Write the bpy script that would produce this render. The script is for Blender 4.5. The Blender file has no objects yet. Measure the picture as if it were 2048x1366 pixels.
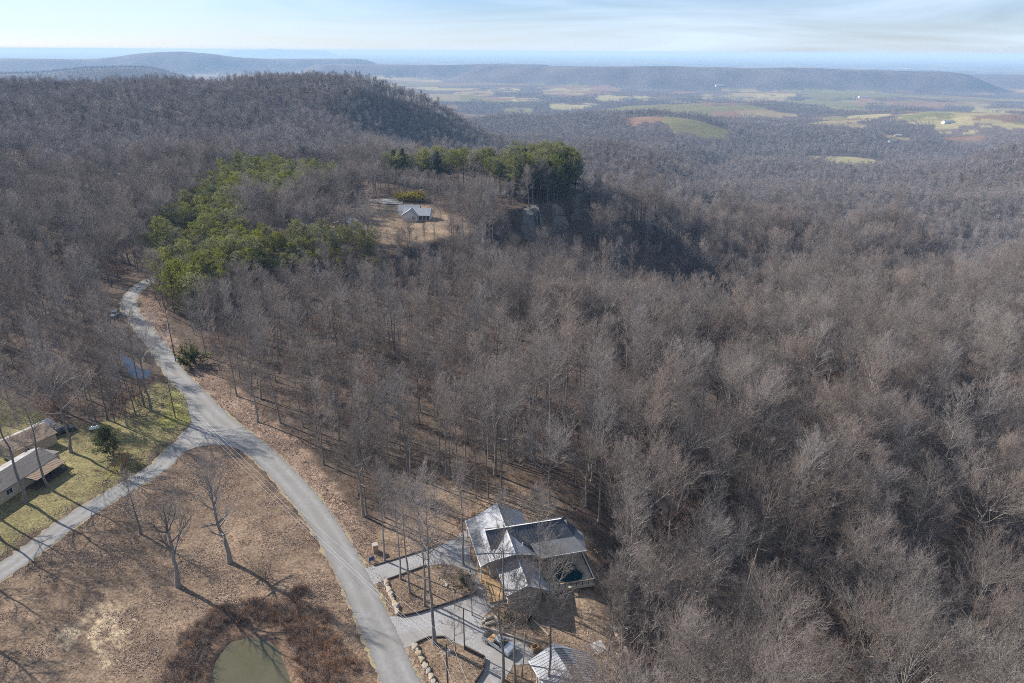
import bpy, bmesh, math, random
import numpy as np
from mathutils import Matrix, Vector

# ------------------------------------------------------------------ camera, sky, sun, exposure
scene = bpy.context.scene
COL = scene.collection
CAM_H = 85.0
PITCH = math.radians(66.95)
ROLL = math.radians(0.34)
FPX = 1365.3
CAM_R = Matrix.Rotation(PITCH, 3, 'X') @ Matrix.Rotation(ROLL, 3, 'Z')
cam_data = bpy.data.cameras.new("camera")
cam_data.lens = 24.0
cam_data.sensor_width = 36.0
cam_data.clip_start = 1.0
cam_data.clip_end = 120000.0
camera = bpy.data.objects.new("camera", cam_data)
COL.objects.link(camera)
camera.matrix_world = Matrix.Translation((0, 0, CAM_H)) @ CAM_R.to_4x4()
scene.camera = camera

SUN_EL = math.radians(32.0)
SUN_VEC = Vector((-0.86, 0.51, 0.0)).normalized()      # horizontal direction towards the sun
SUN_AZ = math.atan2(SUN_VEC.x, SUN_VEC.y)

world = bpy.data.worlds.new("World")
scene.world = world
world.use_nodes = True
wn, wl = world.node_tree.nodes, world.node_tree.links
wn.clear()
w_out = wn.new('ShaderNodeOutputWorld')
w_bg = wn.new('ShaderNodeBackground')
w_sky = wn.new('ShaderNodeTexSky')
w_sky.sky_type = 'NISHITA'
w_sky.sun_disc = False
w_sky.sun_elevation = SUN_EL
w_sky.sun_rotation = SUN_AZ
w_sky.altitude = 300.0
w_sky.air_density = 1.0
w_sky.dust_density = 0.15
w_sky.ozone_density = 4.5
# thin cirrus veil, streaked, spread over the dome by direction
w_tc = wn.new('ShaderNodeTexCoord')
w_map = wn.new('ShaderNodeMapping')
w_map.inputs['Scale'].default_value = (1.1, 2.6, 11.0)
w_map.inputs['Rotation'].default_value = (0.05, 0.04, 0.5)
w_noise = wn.new('ShaderNodeTexNoise')
w_noise.inputs['Scale'].default_value = 1.6
w_noise.inputs['Detail'].default_value = 7.0
w_noise.inputs['Roughness'].default_value = 0.55
w_noise.inputs['Distortion'].default_value = 0.8
w_ramp = wn.new('ShaderNodeValToRGB')
w_ramp.color_ramp.elements[0].position = 0.35
w_ramp.color_ramp.elements[0].color = (0.0, 0.0, 0.0, 1)
w_ramp.color_ramp.elements[1].position = 0.66
w_ramp.color_ramp.elements[1].color = (0.8, 0.8, 0.8, 1)
w_mix = wn.new('ShaderNodeMixRGB')
w_mix.inputs['Color2'].default_value = (7.8, 9.6, 11.8, 1)
wl.new(w_tc.outputs['Generated'], w_map.inputs['Vector'])
wl.new(w_map.outputs['Vector'], w_noise.inputs['Vector'])
wl.new(w_noise.outputs['Fac'], w_ramp.inputs['Fac'])
wl.new(w_ramp.outputs['Color'], w_mix.inputs['Fac'])
w_tint = wn.new('ShaderNodeMixRGB'); w_tint.blend_type = 'MULTIPLY'; w_tint.inputs['Fac'].default_value = 1.0
w_tint.inputs['Color2'].default_value = (0.98, 1.02, 1.28, 1)      # cold, clear winter air
wl.new(w_sky.outputs['Color'], w_tint.inputs['Color1'])
wl.new(w_tint.outputs['Color'], w_mix.inputs['Color1'])
wl.new(w_mix.outputs['Color'], w_bg.inputs['Color'])
wl.new(w_bg.outputs['Background'], w_out.inputs['Surface'])
w_bg.inputs['Strength'].default_value = 0.055

sun_data = bpy.data.lights.new("sun", 'SUN')
sun_data.energy = 5.0
sun_data.angle = math.radians(0.5)
sun_data.color = (1.0, 0.93, 0.84)
sun = bpy.data.objects.new("sun", sun_data)
COL.objects.link(sun)
sd = Vector((SUN_VEC.x * math.cos(SUN_EL), SUN_VEC.y * math.cos(SUN_EL), math.sin(SUN_EL)))
sun.rotation_euler = sd.to_track_quat('Z', 'Y').to_euler()
sun.location = sd * 200

scene.view_settings.view_transform = 'Standard'
scene.view_settings.look = 'None'
scene.view_settings.exposure = 0.92
scene.view_settings.gamma = 1.0
scene.view_settings.use_curve_mapping = False
scene.render.engine = 'CYCLES'
scene.cycles.max_bounces = 6
scene.cycles.diffuse_bounces = 3
scene.cycles.glossy_bounces = 2
scene.cycles.transmission_bounces = 3
scene.cycles.volume_bounces = 1
scene.cycles.use_denoising = False
scene.cycles.sample_clamp_indirect = 3.0
scene.cycles.filter_width = 0.95

# ------------------------------------------------------------------ helpers
rng = np.random.default_rng(7)

def ray(px, py):
    d = CAM_R @ Vector(((px - 1024.0) / FPX, -(py - 683.0) / FPX, -1.0))
    return np.array(d)

def at(px, py, z=0.0):
    """point of the photograph's ray on the level plane z"""
    d = ray(px, py)
    t = (z - CAM_H) / d[2]
    return (float(d[0] * t), float(d[1] * t))

def tag(o, label=None, cat=None, group=None, kind=None):
    if label: o['label'] = label
    if cat: o['category'] = cat
    if group: o['group'] = group
    if kind: o['kind'] = kind
    return o

def empty(name, loc=(0, 0, 0), rz=0.0, label=None, cat=None, group=None):
    o = bpy.data.objects.new(name, None)
    o.empty_display_size = 0.5
    o.location = loc
    o.rotation_euler = (0, 0, rz)
    COL.objects.link(o)
    return tag(o, label, cat, group)

class MB:
    """collects polygons; build() links them as one mesh object"""
    def __init__(self):
        self.v, self.f, self.m = [], [], []
        self.n = 0
    def add(self, verts, faces, mat=0):
        self.v.extend([tuple(p) for p in verts])
        for f in faces:
            self.f.append(tuple(i + self.n for i in f))
            self.m.append(mat)
        self.n += len(verts)
        return self
    def box(self, x0, y0, z0, x1, y1, z1, mat=0):
        v = [(x0,y0,z0),(x1,y0,z0),(x1,y1,z0),(x0,y1,z0),(x0,y0,z1),(x1,y0,z1),(x1,y1,z1),(x0,y1,z1)]
        f = [(3,2,1,0),(4,5,6,7),(0,1,5,4),(1,2,6,5),(2,3,7,6),(3,0,4,7)]
        return self.add(v, f, mat)
    def obox(self, c, ax, ay, az, mat=0):
        """box from a centre and three half-axis vectors"""
        c, ax, ay, az = (np.array(q, float) for q in (c, ax, ay, az))
        v = [c+sx*ax+sy*ay+sz*az for sz in (-1,1) for sx, sy in ((-1,-1),(1,-1),(1,1),(-1,1))]
        f = [(3,2,1,0),(4,5,6,7),(0,1,5,4),(1,2,6,5),(2,3,7,6),(3,0,4,7)]
        return self.add(v, f, mat)
    def bar(self, p, q, w, h=None, mat=0):
        """square bar from p to q"""
        p, q = np.array(p, float), np.array(q, float)
        d = q - p; L = np.linalg.norm(d); d = d / L
        up = np.array((0, 0, 1.0)) if abs(d[2]) < 0.95 else np.array((1.0, 0, 0))
        s = np.cross(d, up); s /= np.linalg.norm(s); u = np.cross(s, d)
        return self.obox((p+q)/2, d*L/2, s*w/2, u*(h or w)/2, mat)
    def tube(self, pts, rad, n=6, mat=0, cap=True):
        pts = [np.array(p, float) for p in pts]
        if not hasattr(rad, '__len__'): rad = [rad]*len(pts)
        rings = []
        for i, p in enumerate(pts):
            d = pts[min(i+1, len(pts)-1)] - pts[max(i-1, 0)]
            d = d / (np.linalg.norm(d) + 1e-9)
            up = np.array((0, 0, 1.0)) if abs(d[2]) < 0.9 else np.array((1.0, 0, 0))
            s = np.cross(d, up); s /= np.linalg.norm(s); u = np.cross(s, d)
            rings.append([p + rad[i]*(math.cos(2*math.pi*k/n)*s + math.sin(2*math.pi*k/n)*u) for k in range(n)])
        v = [q for r in rings for q in r]
        f = []
        for i in range(len(pts)-1):
            for k in range(n):
                a, b = i*n+k, i*n+(k+1) % n
                f.append((a, a+n, b+n, b))
        if cap:
            f.append(tuple(range(n)))
            f.append(tuple(reversed(range((len(pts)-1)*n, len(pts)*n))))
        return self.add(v, f, mat)
    def prism(self, poly, z0, z1, mat=0):
        n = len(poly)
        v = [(x, y, z0) for x, y in poly] + [(x, y, z1) for x, y in poly]
        f = [tuple(range(n-1, -1, -1)), tuple(range(n, 2*n))]
        f += [(k, (k+1) % n, n+(k+1) % n, n+k) for k in range(n)]
        return self.add(v, f, mat)
    def slab(self, quad, t, mat=0):
        """a roof plane: polygon of 3-D points thickened downwards by t"""
        n = len(quad)
        v = [tuple(p) for p in quad] + [(p[0], p[1], p[2]-t) for p in quad]
        f = [tuple(range(n)), tuple(range(2*n-1, n-1, -1))]
        f += [((k+1) % n, k, n+k, n+(k+1) % n) for k in range(n)]
        return self.add(v, f, mat)
    def build(self, name, mats, parent=None, smooth=False):
        me = bpy.data.meshes.new(name)
        me.from_pydata(self.v, [], self.f)
        if not isinstance(mats, (list, tuple)): mats = [mats]
        for m in mats: me.materials.append(m)
        me.polygons.foreach_set('material_index', self.m)
        if smooth: me.polygons.foreach_set('use_smooth', [True]*len(self.f))
        bm = bmesh.new(); bm.from_mesh(me)
        bmesh.ops.recalc_face_normals(bm, faces=bm.faces)
        bm.to_mesh(me); bm.free()
        me.update()
        o = bpy.data.objects.new(name, me)
        COL.objects.link(o)
        if parent: o.parent = parent
        return o

def bevel(o, w=0.03, seg=2):
    m = o.modifiers.new('bevel', 'BEVEL'); m.width = w; m.segments = seg; m.limit_method = 'ANGLE'
    return o

def np_mesh(name, V, F, mats=None, smooth=False):
    """mesh from numpy verts (n,3) and same-size faces (m,k)"""
    me = bpy.data.meshes.new(name)
    V = np.asarray(V, np.float32); F = np.asarray(F, np.int32)
    me.vertices.add(len(V)); me.vertices.foreach_set('co', V.ravel())
    k = F.shape[1]
    me.loops.add(F.size); me.loops.foreach_set('vertex_index', F.ravel())
    me.polygons.add(len(F))
    me.polygons.foreach_set('loop_start', np.arange(0, F.size, k, dtype=np.int32))
    if smooth: me.polygons.foreach_set('use_smooth', np.ones(len(F), bool))
    for m in (mats or []): me.materials.append(m)
    me.update(calc_edges=True); me.validate()
    return me

# numpy noise -------------------------------------------------------------
def _hash(ix, iy, s):
    h = (ix.astype(np.int64)*374761393 + iy.astype(np.int64)*668265263 + s*2147483647) & 0xffffffff
    h = ((h ^ (h >> 13)) * 1274126177) & 0xffffffff
    return ((h ^ (h >> 16)) & 0xffff) / 65535.0

def vnoise(x, y, s=0):
    ix, iy = np.floor(x), np.floor(y)
    fx, fy = x-ix, y-iy
    fx, fy = fx*fx*(3-2*fx), fy*fy*(3-2*fy)
    a, b = _hash(ix, iy, s), _hash(ix+1, iy, s)
    c, d = _hash(ix, iy+1, s), _hash(ix+1, iy+1, s)
    return (a*(1-fx)+b*fx)*(1-fy) + (c*(1-fx)+d*fx)*fy

def fbm(x, y, s=0, o=4):
    r, a, t = 0.0, 1.0, 0.0
    for k in range(o):
        r = r + a*vnoise(x*2**k + 17.3*k, y*2**k - 9.1*k, s+k); t += a; a *= 0.5
    return r/t

def sstep(a, b, x):
    t = np.clip((x-a)/(b-a), 0, 1)
    return t*t*(3-2*t)

def inpoly(x, y, poly):
    r = np.zeros(x.shape, bool)
    n = len(poly)
    for i in range(n):
        x0, y0 = poly[i]; x1, y1 = poly[(i+1) % n]
        c = ((y0 > y) != (y1 > y)) & (x < (x1-x0)*(y-y0)/((y1-y0) if y1 != y0 else 1e-9) + x0)
        r ^= c
    return r

def seg_dist(x, y, pts, closed=False):
    d = np.full(x.shape, 1e9)
    n = len(pts)
    for i in range(n if closed else n-1):
        x0, y0 = pts[i]; x1, y1 = pts[(i+1) % n]
        dx, dy = x1-x0, y1-y0
        t = np.clip(((x-x0)*dx+(y-y0)*dy)/(dx*dx+dy*dy+1e-9), 0, 1)
        d = np.minimum(d, np.hypot(x-x0-t*dx, y-y0-t*dy))
    return d

def sdist(x, y, poly):
    """signed distance, negative inside"""
    return np.where(inpoly(x, y, poly), -1, 1)*seg_dist(x, y, poly, True)

def W(pts, z=0.0):
    return [at(px, py, z) for px, py in pts]
# ------------------------------------------------------------------ materials
ALB = 0.78
def mat(name, base=(0.5, 0.5, 0.5), rough=0.85, spec=0.3, metal=0.0):
    base = tuple(c*ALB for c in base)
    m = bpy.data.materials.new(name); m.use_nodes = True
    b = m.node_tree.nodes['Principled BSDF']
    b.inputs['Base Color'].default_value = (*base, 1)
    b.inputs['Roughness'].default_value = rough
    b.inputs['Specular IOR Level'].default_value = spec
    b.inputs['Metallic'].default_value = metal
    return m, m.node_tree.nodes, m.node_tree.links, b

def noisy(name, c0, c1, scale=1.0, rough=0.9, spec=0.2, metal=0.0, detail=5, bump=0.0, stretch=(1, 1, 1), c2=None, scale2=0.15, coord='Object', vary=0.0):
    """two base colours mixed by noise (wear, dirt, grain); optional third by a broad noise; optional per-object variation"""
    m, n, l, b = mat(name, c0, rough, spec, metal)
    c0, c1 = tuple(c*ALB for c in c0), tuple(c*ALB for c in c1)
    if c2: c2 = tuple(c*ALB for c in c2)
    tc = n.new('ShaderNodeTexCoord'); mp = n.new('ShaderNodeMapping')
    mp.inputs['Scale'].default_value = stretch
    l.new(tc.outputs[coord], mp.inputs['Vector'])
    no = n.new('ShaderNodeTexNoise'); no.inputs['Scale'].default_value = scale; no.inputs['Detail'].default_value = detail
    no.inputs['Roughness'].default_value = 0.65
    l.new(mp.outputs['Vector'], no.inputs['Vector'])
    rp = n.new('ShaderNodeValToRGB')
    rp.color_ramp.elements[0].position = 0.32; rp.color_ramp.elements[0].color = (*c0, 1)
    rp.color_ramp.elements[1].position = 0.68; rp.color_ramp.elements[1].color = (*c1, 1)
    l.new(no.outputs['Fac'], rp.inputs['Fac'])
    out = rp.outputs['Color']
    if c2:
        n2 = n.new('ShaderNodeTexNoise'); n2.inputs['Scale'].default_value = scale2; n2.inputs['Detail'].default_value = 3
        l.new(mp.outputs['Vector'], n2.inputs['Vector'])
        r2 = n.new('ShaderNodeValToRGB'); r2.color_ramp.elements[0].position = 0.42; r2.color_ramp.elements[1].position = 0.62
        l.new(n2.outputs['Fac'], r2.inputs['Fac'])
        mx = n.new('ShaderNodeMixRGB'); mx.inputs['Color2'].default_value = (*c2, 1)
        l.new(r2.outputs['Color'], mx.inputs['Fac']); l.new(out, mx.inputs['Color1'])
        out = mx.outputs['Color']
    if vary:
        oi = n.new('ShaderNodeObjectInfo'); hs = n.new('ShaderNodeHueSaturation')
        mr = n.new('ShaderNodeMapRange'); mr.inputs['To Min'].default_value = 1-vary; mr.inputs['To Max'].default_value = 1+vary
        l.new(oi.outputs['Random'], mr.inputs['Value']); l.new(mr.outputs['Result'], hs.inputs['Value'])
        ms = n.new('ShaderNodeMath'); ms.operation = 'MULTIPLY'; ms.inputs[1].default_value = 7.31
        mf = n.new('ShaderNodeMath'); mf.operation = 'FRACT'
        l.new(oi.outputs['Random'], ms.inputs[0]); l.new(ms.outputs[0], mf.inputs[0])
        m2 = n.new('ShaderNodeMapRange'); m2.inputs['To Min'].default_value = 0.5; m2.inputs['To Max'].default_value = 1.15
        l.new(mf.outputs[0], m2.inputs['Value']); l.new(m2.outputs['Result'], hs.inputs['Saturation'])
        l.new(out, hs.inputs['Color']); out = hs.outputs['Color']
    l.new(out, b.inputs['Base Color'])
    if bump:
        bp = n.new('ShaderNodeBump'); bp.inputs['Strength'].default_value = bump; bp.inputs['Distance'].default_value = 0.05
        l.new(no.outputs['Fac'], bp.inputs['Height']); l.new(bp.outputs['Normal'], b.inputs['Normal'])
    return m

M = {}
M['bark'] = noisy('bark', (0.17, 0.145, 0.12), (0.34, 0.305, 0.265), 3.0, stretch=(2, 2, 0.5), bump=0.5, vary=0.25)
M['twig'] = noisy('twig', (0.175, 0.137, 0.117), (0.32, 0.262, 0.232), 0.8, vary=0.38)
M['limb'] = noisy('limb', (0.21, 0.18, 0.155), (0.40, 0.36, 0.315), 1.0, vary=0.25)
M['far_twig'] = noisy('far_twig', (0.21, 0.178, 0.17), (0.33, 0.285, 0.275), 0.3, vary=0.36)
M['pine_bark'] = noisy('pine_bark', (0.10, 0.07, 0.05), (0.2, 0.15, 0.11), 3.0, stretch=(2, 2, 0.5), vary=0.2)
M['needle'] = noisy('needle', (0.14, 0.16, 0.03), (0.285, 0.285, 0.055), 0.9, rough=0.7, vary=0.25)
M['dark_needle'] = noisy('dark_needle', (0.06, 0.08, 0.024), (0.13, 0.15, 0.048), 0.9, rough=0.7, vary=0.2)
M['dead_leaf'] = noisy('dead_leaf', (0.16, 0.075, 0.045), (0.28, 0.15, 0.09), 1.5, vary=0.25)
M['brush'] = noisy('brush', (0.155, 0.105, 0.078), (0.31, 0.22, 0.165), 1.5, vary=0.3)
M['rust_brush'] = noisy('rust_brush', (0.25, 0.13, 0.07), (0.42, 0.235, 0.135), 1.5, vary=0.25)
M['forsythia'] = noisy('forsythia', (0.34, 0.28, 0.03), (0.48, 0.40, 0.06), 1.5)
M['asphalt'] = noisy('asphalt', (0.245, 0.24, 0.235), (0.315, 0.31, 0.30), 1.2, rough=0.85, c2=(0.275, 0.265, 0.25), scale2=0.25, stretch=(1, 1, 1))
M['gravel'] = noisy('gravel', (0.20, 0.20, 0.205), (0.47, 0.46, 0.455), 4.0, rough=0.95, c2=(0.29, 0.275, 0.26), scale2=0.28, bump=0.4)
M['verge'] = noisy('verge', (0.22, 0.17, 0.12), (0.36, 0.29, 0.215), 2.0, rough=0.95, c2=(0.33, 0.27, 0.16))
M['dirt'] = noisy('dirt', (0.17, 0.12, 0.07), (0.33, 0.245, 0.15), 0.6, rough=0.95, c2=(0.15, 0.13, 0.06), scale2=0.25, bump=0.4)
M['rock'] = noisy('rock', (0.29, 0.23, 0.155), (0.48, 0.40, 0.29), 1.2, rough=0.9, bump=0.5, vary=0.15)
M['cliff'] = noisy('cliff', (0.12, 0.115, 0.105), (0.27, 0.25, 0.225), 0.35, rough=0.9, bump=1.0, stretch=(0.7, 0.7, 2.6), c2=(0.24, 0.20, 0.15), scale2=0.12)
M['steel_roof'] = noisy('steel_roof', (0.27, 0.285, 0.315), (0.40, 0.415, 0.45), 0.7, rough=0.7, spec=0.25, c2=(0.33, 0.34, 0.36), scale2=0.3)
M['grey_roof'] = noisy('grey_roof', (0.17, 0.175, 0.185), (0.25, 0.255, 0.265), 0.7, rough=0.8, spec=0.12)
M['dark_roof'] = noisy('dark_roof', (0.06, 0.07, 0.085), (0.10, 0.11, 0.13), 0.5, rough=0.75, spec=0.15)
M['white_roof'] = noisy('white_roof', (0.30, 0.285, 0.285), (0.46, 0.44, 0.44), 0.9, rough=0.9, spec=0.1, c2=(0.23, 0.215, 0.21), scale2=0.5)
M['shade_toned_roof'] = noisy('shade_toned_roof', (0.17, 0.155, 0.145), (0.30, 0.275, 0.255), 2.0, rough=0.95, spec=0.05, c2=(0.20, 0.18, 0.165), scale2=0.4, stretch=(1, 5, 5))  # roof colour darkened to carry the shade of the front slope
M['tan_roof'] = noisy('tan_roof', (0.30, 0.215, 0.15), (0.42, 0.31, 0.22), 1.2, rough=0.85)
M['white_paint'] = noisy('white_paint', (0.70, 0.69, 0.67), (0.82, 0.81, 0.79), 1.0, rough=0.7)
M['cream_wall'] = noisy('cream_wall', (0.52, 0.44, 0.31), (0.62, 0.53, 0.38), 1.0, rough=0.85)
M['tan_siding'] = noisy('tan_siding', (0.42, 0.37, 0.30), (0.5, 0.45, 0.37), 1.5, rough=0.85, stretch=(1, 1, 6))
M['wood'] = noisy('wood', (0.36, 0.235, 0.12), (0.52, 0.36, 0.20), 1.0, rough=0.75, stretch=(4, 1, 4))
M['pale_deck'] = noisy('pale_deck', (0.46, 0.38, 0.27), (0.60, 0.51, 0.38), 1.0, rough=0.8, stretch=(1, 5, 1))
M['dark_wood'] = noisy('dark_wood', (0.07, 0.055, 0.045), (0.13, 0.10, 0.08), 1.5, rough=0.85)
M['pole_wood'] = noisy('pole_wood', (0.10, 0.085, 0.075), (0.19, 0.165, 0.14), 2.0, rough=0.9, stretch=(3, 3, 0.4))
M['stone'] = noisy('stone', (0.30, 0.27, 0.235), (0.47, 0.43, 0.37), 2.0, rough=0.9, bump=0.5)
M['brick'] = noisy('brick', (0.40, 0.25, 0.16), (0.52, 0.37, 0.26), 3.0, rough=0.9)
M['concrete'] = noisy('concrete', (0.40, 0.385, 0.36), (0.54, 0.52, 0.49), 0.8, rough=0.9)
M['metal'] = mat('metal', (0.5, 0.5, 0.52), 0.4, 0.5, 0.6)[0]
M['wire'] = mat('wire', (0.72, 0.72, 0.72), 0.4, 0.5, 0.3)[0]
M['glass'] = mat('glass', (0.02, 0.025, 0.03), 0.06, 0.6)[0]
M['black'] = mat('black', (0.02, 0.02, 0.02), 0.6)[0]
M['rubber'] = mat('rubber', (0.025, 0.025, 0.025), 0.85)[0]
M['car_white'] = mat('car_white', (0.72, 0.74, 0.77), 0.25, 0.5)[0]
M['car_silver'] = mat('car_silver', (0.50, 0.53, 0.57), 0.25, 0.5, 0.5)[0]
M['car_dark'] = mat('car_dark', (0.05, 0.055, 0.065), 0.25, 0.5)[0]
M['red_lamp'] = mat('red_lamp', (0.35, 0.02, 0.02), 0.3)[0]
M['lamp_glass'] = mat('lamp_glass', (0.7, 0.7, 0.7), 0.15)[0]
M['teal_water'] = mat('teal_water', (0.006, 0.055, 0.065), 0.05, 0.5)[0]
M['blue_tarp'] = mat('blue_tarp', (0.06, 0.10, 0.22), 0.6)[0]
_m = noisy('pond_water', (0.098, 0.09, 0.05), (0.125, 0.115, 0.07), 0.12, rough=0.08, spec=0.35)
M['pond_water'] = _m
M['ditch_water'] = mat('ditch_water', (0.02, 0.025, 0.03), 0.04, 0.5)[0]

def translucent(m, f=0.5):
    """thin leaves and needles pass part of the light"""
    n, l = m.node_tree.nodes, m.node_tree.links
    b = n['Principled BSDF']; out = n['Material Output']
    t = n.new('ShaderNodeBsdfTranslucent'); mx = n.new('ShaderNodeMixShader'); mx.inputs['Fac'].default_value = f
    l.new(b.inputs['Base Color'].links[0].from_socket, t.inputs['Color'])
    l.new(b.outputs['BSDF'], mx.inputs[1]); l.new(t.outputs['BSDF'], mx.inputs[2]); l.new(mx.outputs['Shader'], out.inputs['Surface'])
for k_ in ('needle', 'dark_needle', 'dead_leaf', 'forsythia'): translucent(M[k_])

M['road_asphalt'] = noisy('road_asphalt', (0.225, 0.22, 0.215), (0.30, 0.295, 0.285), 1.2, rough=0.88, c2=(0.25, 0.243, 0.23), scale2=0.22)
_n, _l = M['road_asphalt'].node_tree.nodes, M['road_asphalt'].node_tree.links
_b = _n['Principled BSDF']; _src = _b.inputs['Base Color'].links[0].from_socket
_at = _n.new('ShaderNodeAttribute'); _at.attribute_name = 'wear'
_v = _n.new('ShaderNodeVectorMath'); _v.operation = 'SCALE'
_l.new(_src, _v.inputs[0]); _l.new(_at.outputs['Fac'], _v.inputs['Scale']); _l.new(_v.outputs['Vector'], _b.inputs['Base Color'])
M['leaf_litter'] = noisy('leaf_litter', (0.26, 0.165, 0.11), (0.55, 0.40, 0.30), 2.5, rough=0.9, vary=0.25)
# ------------------------------------------------------------------ terrain
# (photo x, photo y, height of the ground there): shapes the plateau, the cove below the bluff and the far slopes
CTRL = [
 # level ground with the road and the houses
 (-200,1366,0),(0,1100,0),(0,900,0),(300,1366,0),(400,1100,0),(790,1366,0),(700,1150,0),(1040,1100,0),(1100,1366,-1),
 (540,930,0),(400,830,0),(200,820,0),(330,740,0),(0,700,0),(265,640,0),(150,560,0),(300,560,0),(650,780,0),(760,900,0),(900,940,0),
 # slope right of the house
 (1300,1366,-8),(1700,1366,-18),(2048,1366,-26),(2400,1366,-32),(1300,1130,-8),(1600,1050,-15),(2048,1100,-24),(2500,1100,-32),
 (1180,960,-2),(1300,880,-6),(1500,850,-13),(2048,850,-20),(2600,850,-28),
 (900,800,-1),(700,680,0),(1000,740,-4),(1250,720,-10),(1550,720,-17),(2048,720,-22),(2600,720,-28),
 (600,640,-3),(560,590,-3),(700,575,-6),(800,610,-8),(1000,620,-13),(1620,590,-25),(2048,600,-24),(2600,600,-26),
 (940,545,-14),(1080,545,-26),
 (1180,440,-12),(1300,455,-18),(1450,475,-34),(1600,500,-38),(1800,500,-38),(2048,520,-36),(2500,520,-33),
 # plateau to the left and behind
 (0,450,2),(-400,450,4),(150,450,2),(0,350,6),(300,400,3),(450,370,4),(650,360,1),(780,352,-4),(0,300,9),(200,250,14),(-400,250,18),(350,200,24),(500,193,24),(0,205,20),(-400,200,24),
 (420,292,-3),(480,305,-10),
 (700,200,19),(815,218,4),(890,252,-22),(960,285,-52),(700,262,-12),(800,300,-42),(650,300,-16),(560,318,-9),(900,330,-62),(850,345,-47),(760,338,-26),
 # valley behind the bluff
 (1000,335,-64),(1100,335,-68),(1200,352,-70),(1300,365,-72),(1200,395,-40),(1474,380,-112),(1474,340,-130),(1700,325,-163),(1600,330,-158),
 (1700,400,-100),(2048,400,-88),(2048,330,-104),(2500,400,-60),(2500,330,-80),(1900,350,-112),(1800,335,-150),
 (2048,290,-120),(2500,290,-110),(1100,285,-125),(1250,292,-150),(1450,275,-150),(1000,290,-95),(1900,290,-160),
]
_cp = []
for px, py, z in CTRL:
    x, y = at(px, py, z)
    _cp.append((math.atan2(x, y), math.log(math.hypot(x, y)), z))
for az in (-0.9, -0.6, -0.4, -0.25, -0.12):                 # ground falls away out of sight beyond the left plateau
    _cp.append((az, math.log(1550), -70)); _cp.append((az, math.log(1950), -165))
for az in (-0.05, 0.1, 0.3, 0.5, 0.7):
    _cp.append((az, math.log(2000), -165))
for px, steps in ((1190, ((455, -20), (560, -60), (680, -68))), (1310, ((470, -33), (585, -68), (700, -78))), (1450, ((455, -41), (570, -79), (700, -88))),
                  (1700, ((430, -42), (560, -85), (700, -92))), (2000, ((405, -38), (525, -77), (700, -88))), (2400, ((400, -34), (530, -68), (700, -80)))):
    d = ray(px, 440)
    for r_, z_ in steps: _cp.append((math.atan2(d[0], d[1]), math.log(r_), z_))      # shoulder of the near slope, then the drop behind it
for x, y, z in ((40,250,-24),(65,248,-27),(95,240,-28),(45,320,-42),(65,305,-50),(90,300,-54),(115,300,-50),(60,350,-44),(90,345,-53),(120,340,-52),(85,388,-50),(110,368,-52),(152,332,-35),(172,300,-31),(150,265,-28)):
    _cp.append((math.atan2(x, y), math.log(math.hypot(x, y)), z))     # shaded ravine under the bluff
_cp = np.array(_cp)
_K = 1.6
def _phi(du, dv): return np.sqrt(du*du + dv*dv + 0.003)
_u, _v = _cp[:, 0]*_K, _cp[:, 1]
_A = _phi(_u[:, None]-_u[None], _v[:, None]-_v[None])
_P = np.stack([np.ones(len(_u)), _u, _v], 1)
_S = np.block([[_A + 1e-4*np.eye(len(_u)), _P], [_P.T, np.zeros((3, 3))]])
_w = np.linalg.solve(_S, np.concatenate([_cp[:, 2], np.zeros(3)]))

FLAT = W([(-500,1600),(-500,800),(-60,690),(150,640),(225,585),(300,548),(345,560),(300,640),(420,745),(560,870),(690,1000),(780,1010),(960,975),(1060,985),(1120,1060),(1130,1170),(1160,1220),(1230,1366),(1260,1600)])
MESA = W([(300,560),(420,600),(600,560),(780,512),(860,484),(930,470),(1000,436),(1050,414),(1110,410),(1156,392),(1168,382),(1120,370),(1000,352),(860,344),(700,338),(560,342),(420,400),(320,500)])
POND = W([(405,1380),(420,1310),(455,1268),(510,1256),(560,1275),(580,1330),(600,1380),(600,1480),(380,1480)])
BANK = W([(330,1400),(380,1270),(440,1225),(520,1210),(590,1230),(640,1290),(680,1400),(700,1520),(300,1520)])

def ridge(x, y, pts, h, w0, w1, s, rough=0.35):
    d = seg_dist(x, y, pts) + (fbm(x/900, y/900, s, 4)-0.5)*2*w1*rough
    return h*(1-sstep(w0, w0+w1, d))

def far_pt(px, D):
    d = ray(px, 140); t = D/np.hypot(d[0], d[1])
    return (float(d[0]*t), float(d[1]*t))

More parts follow.
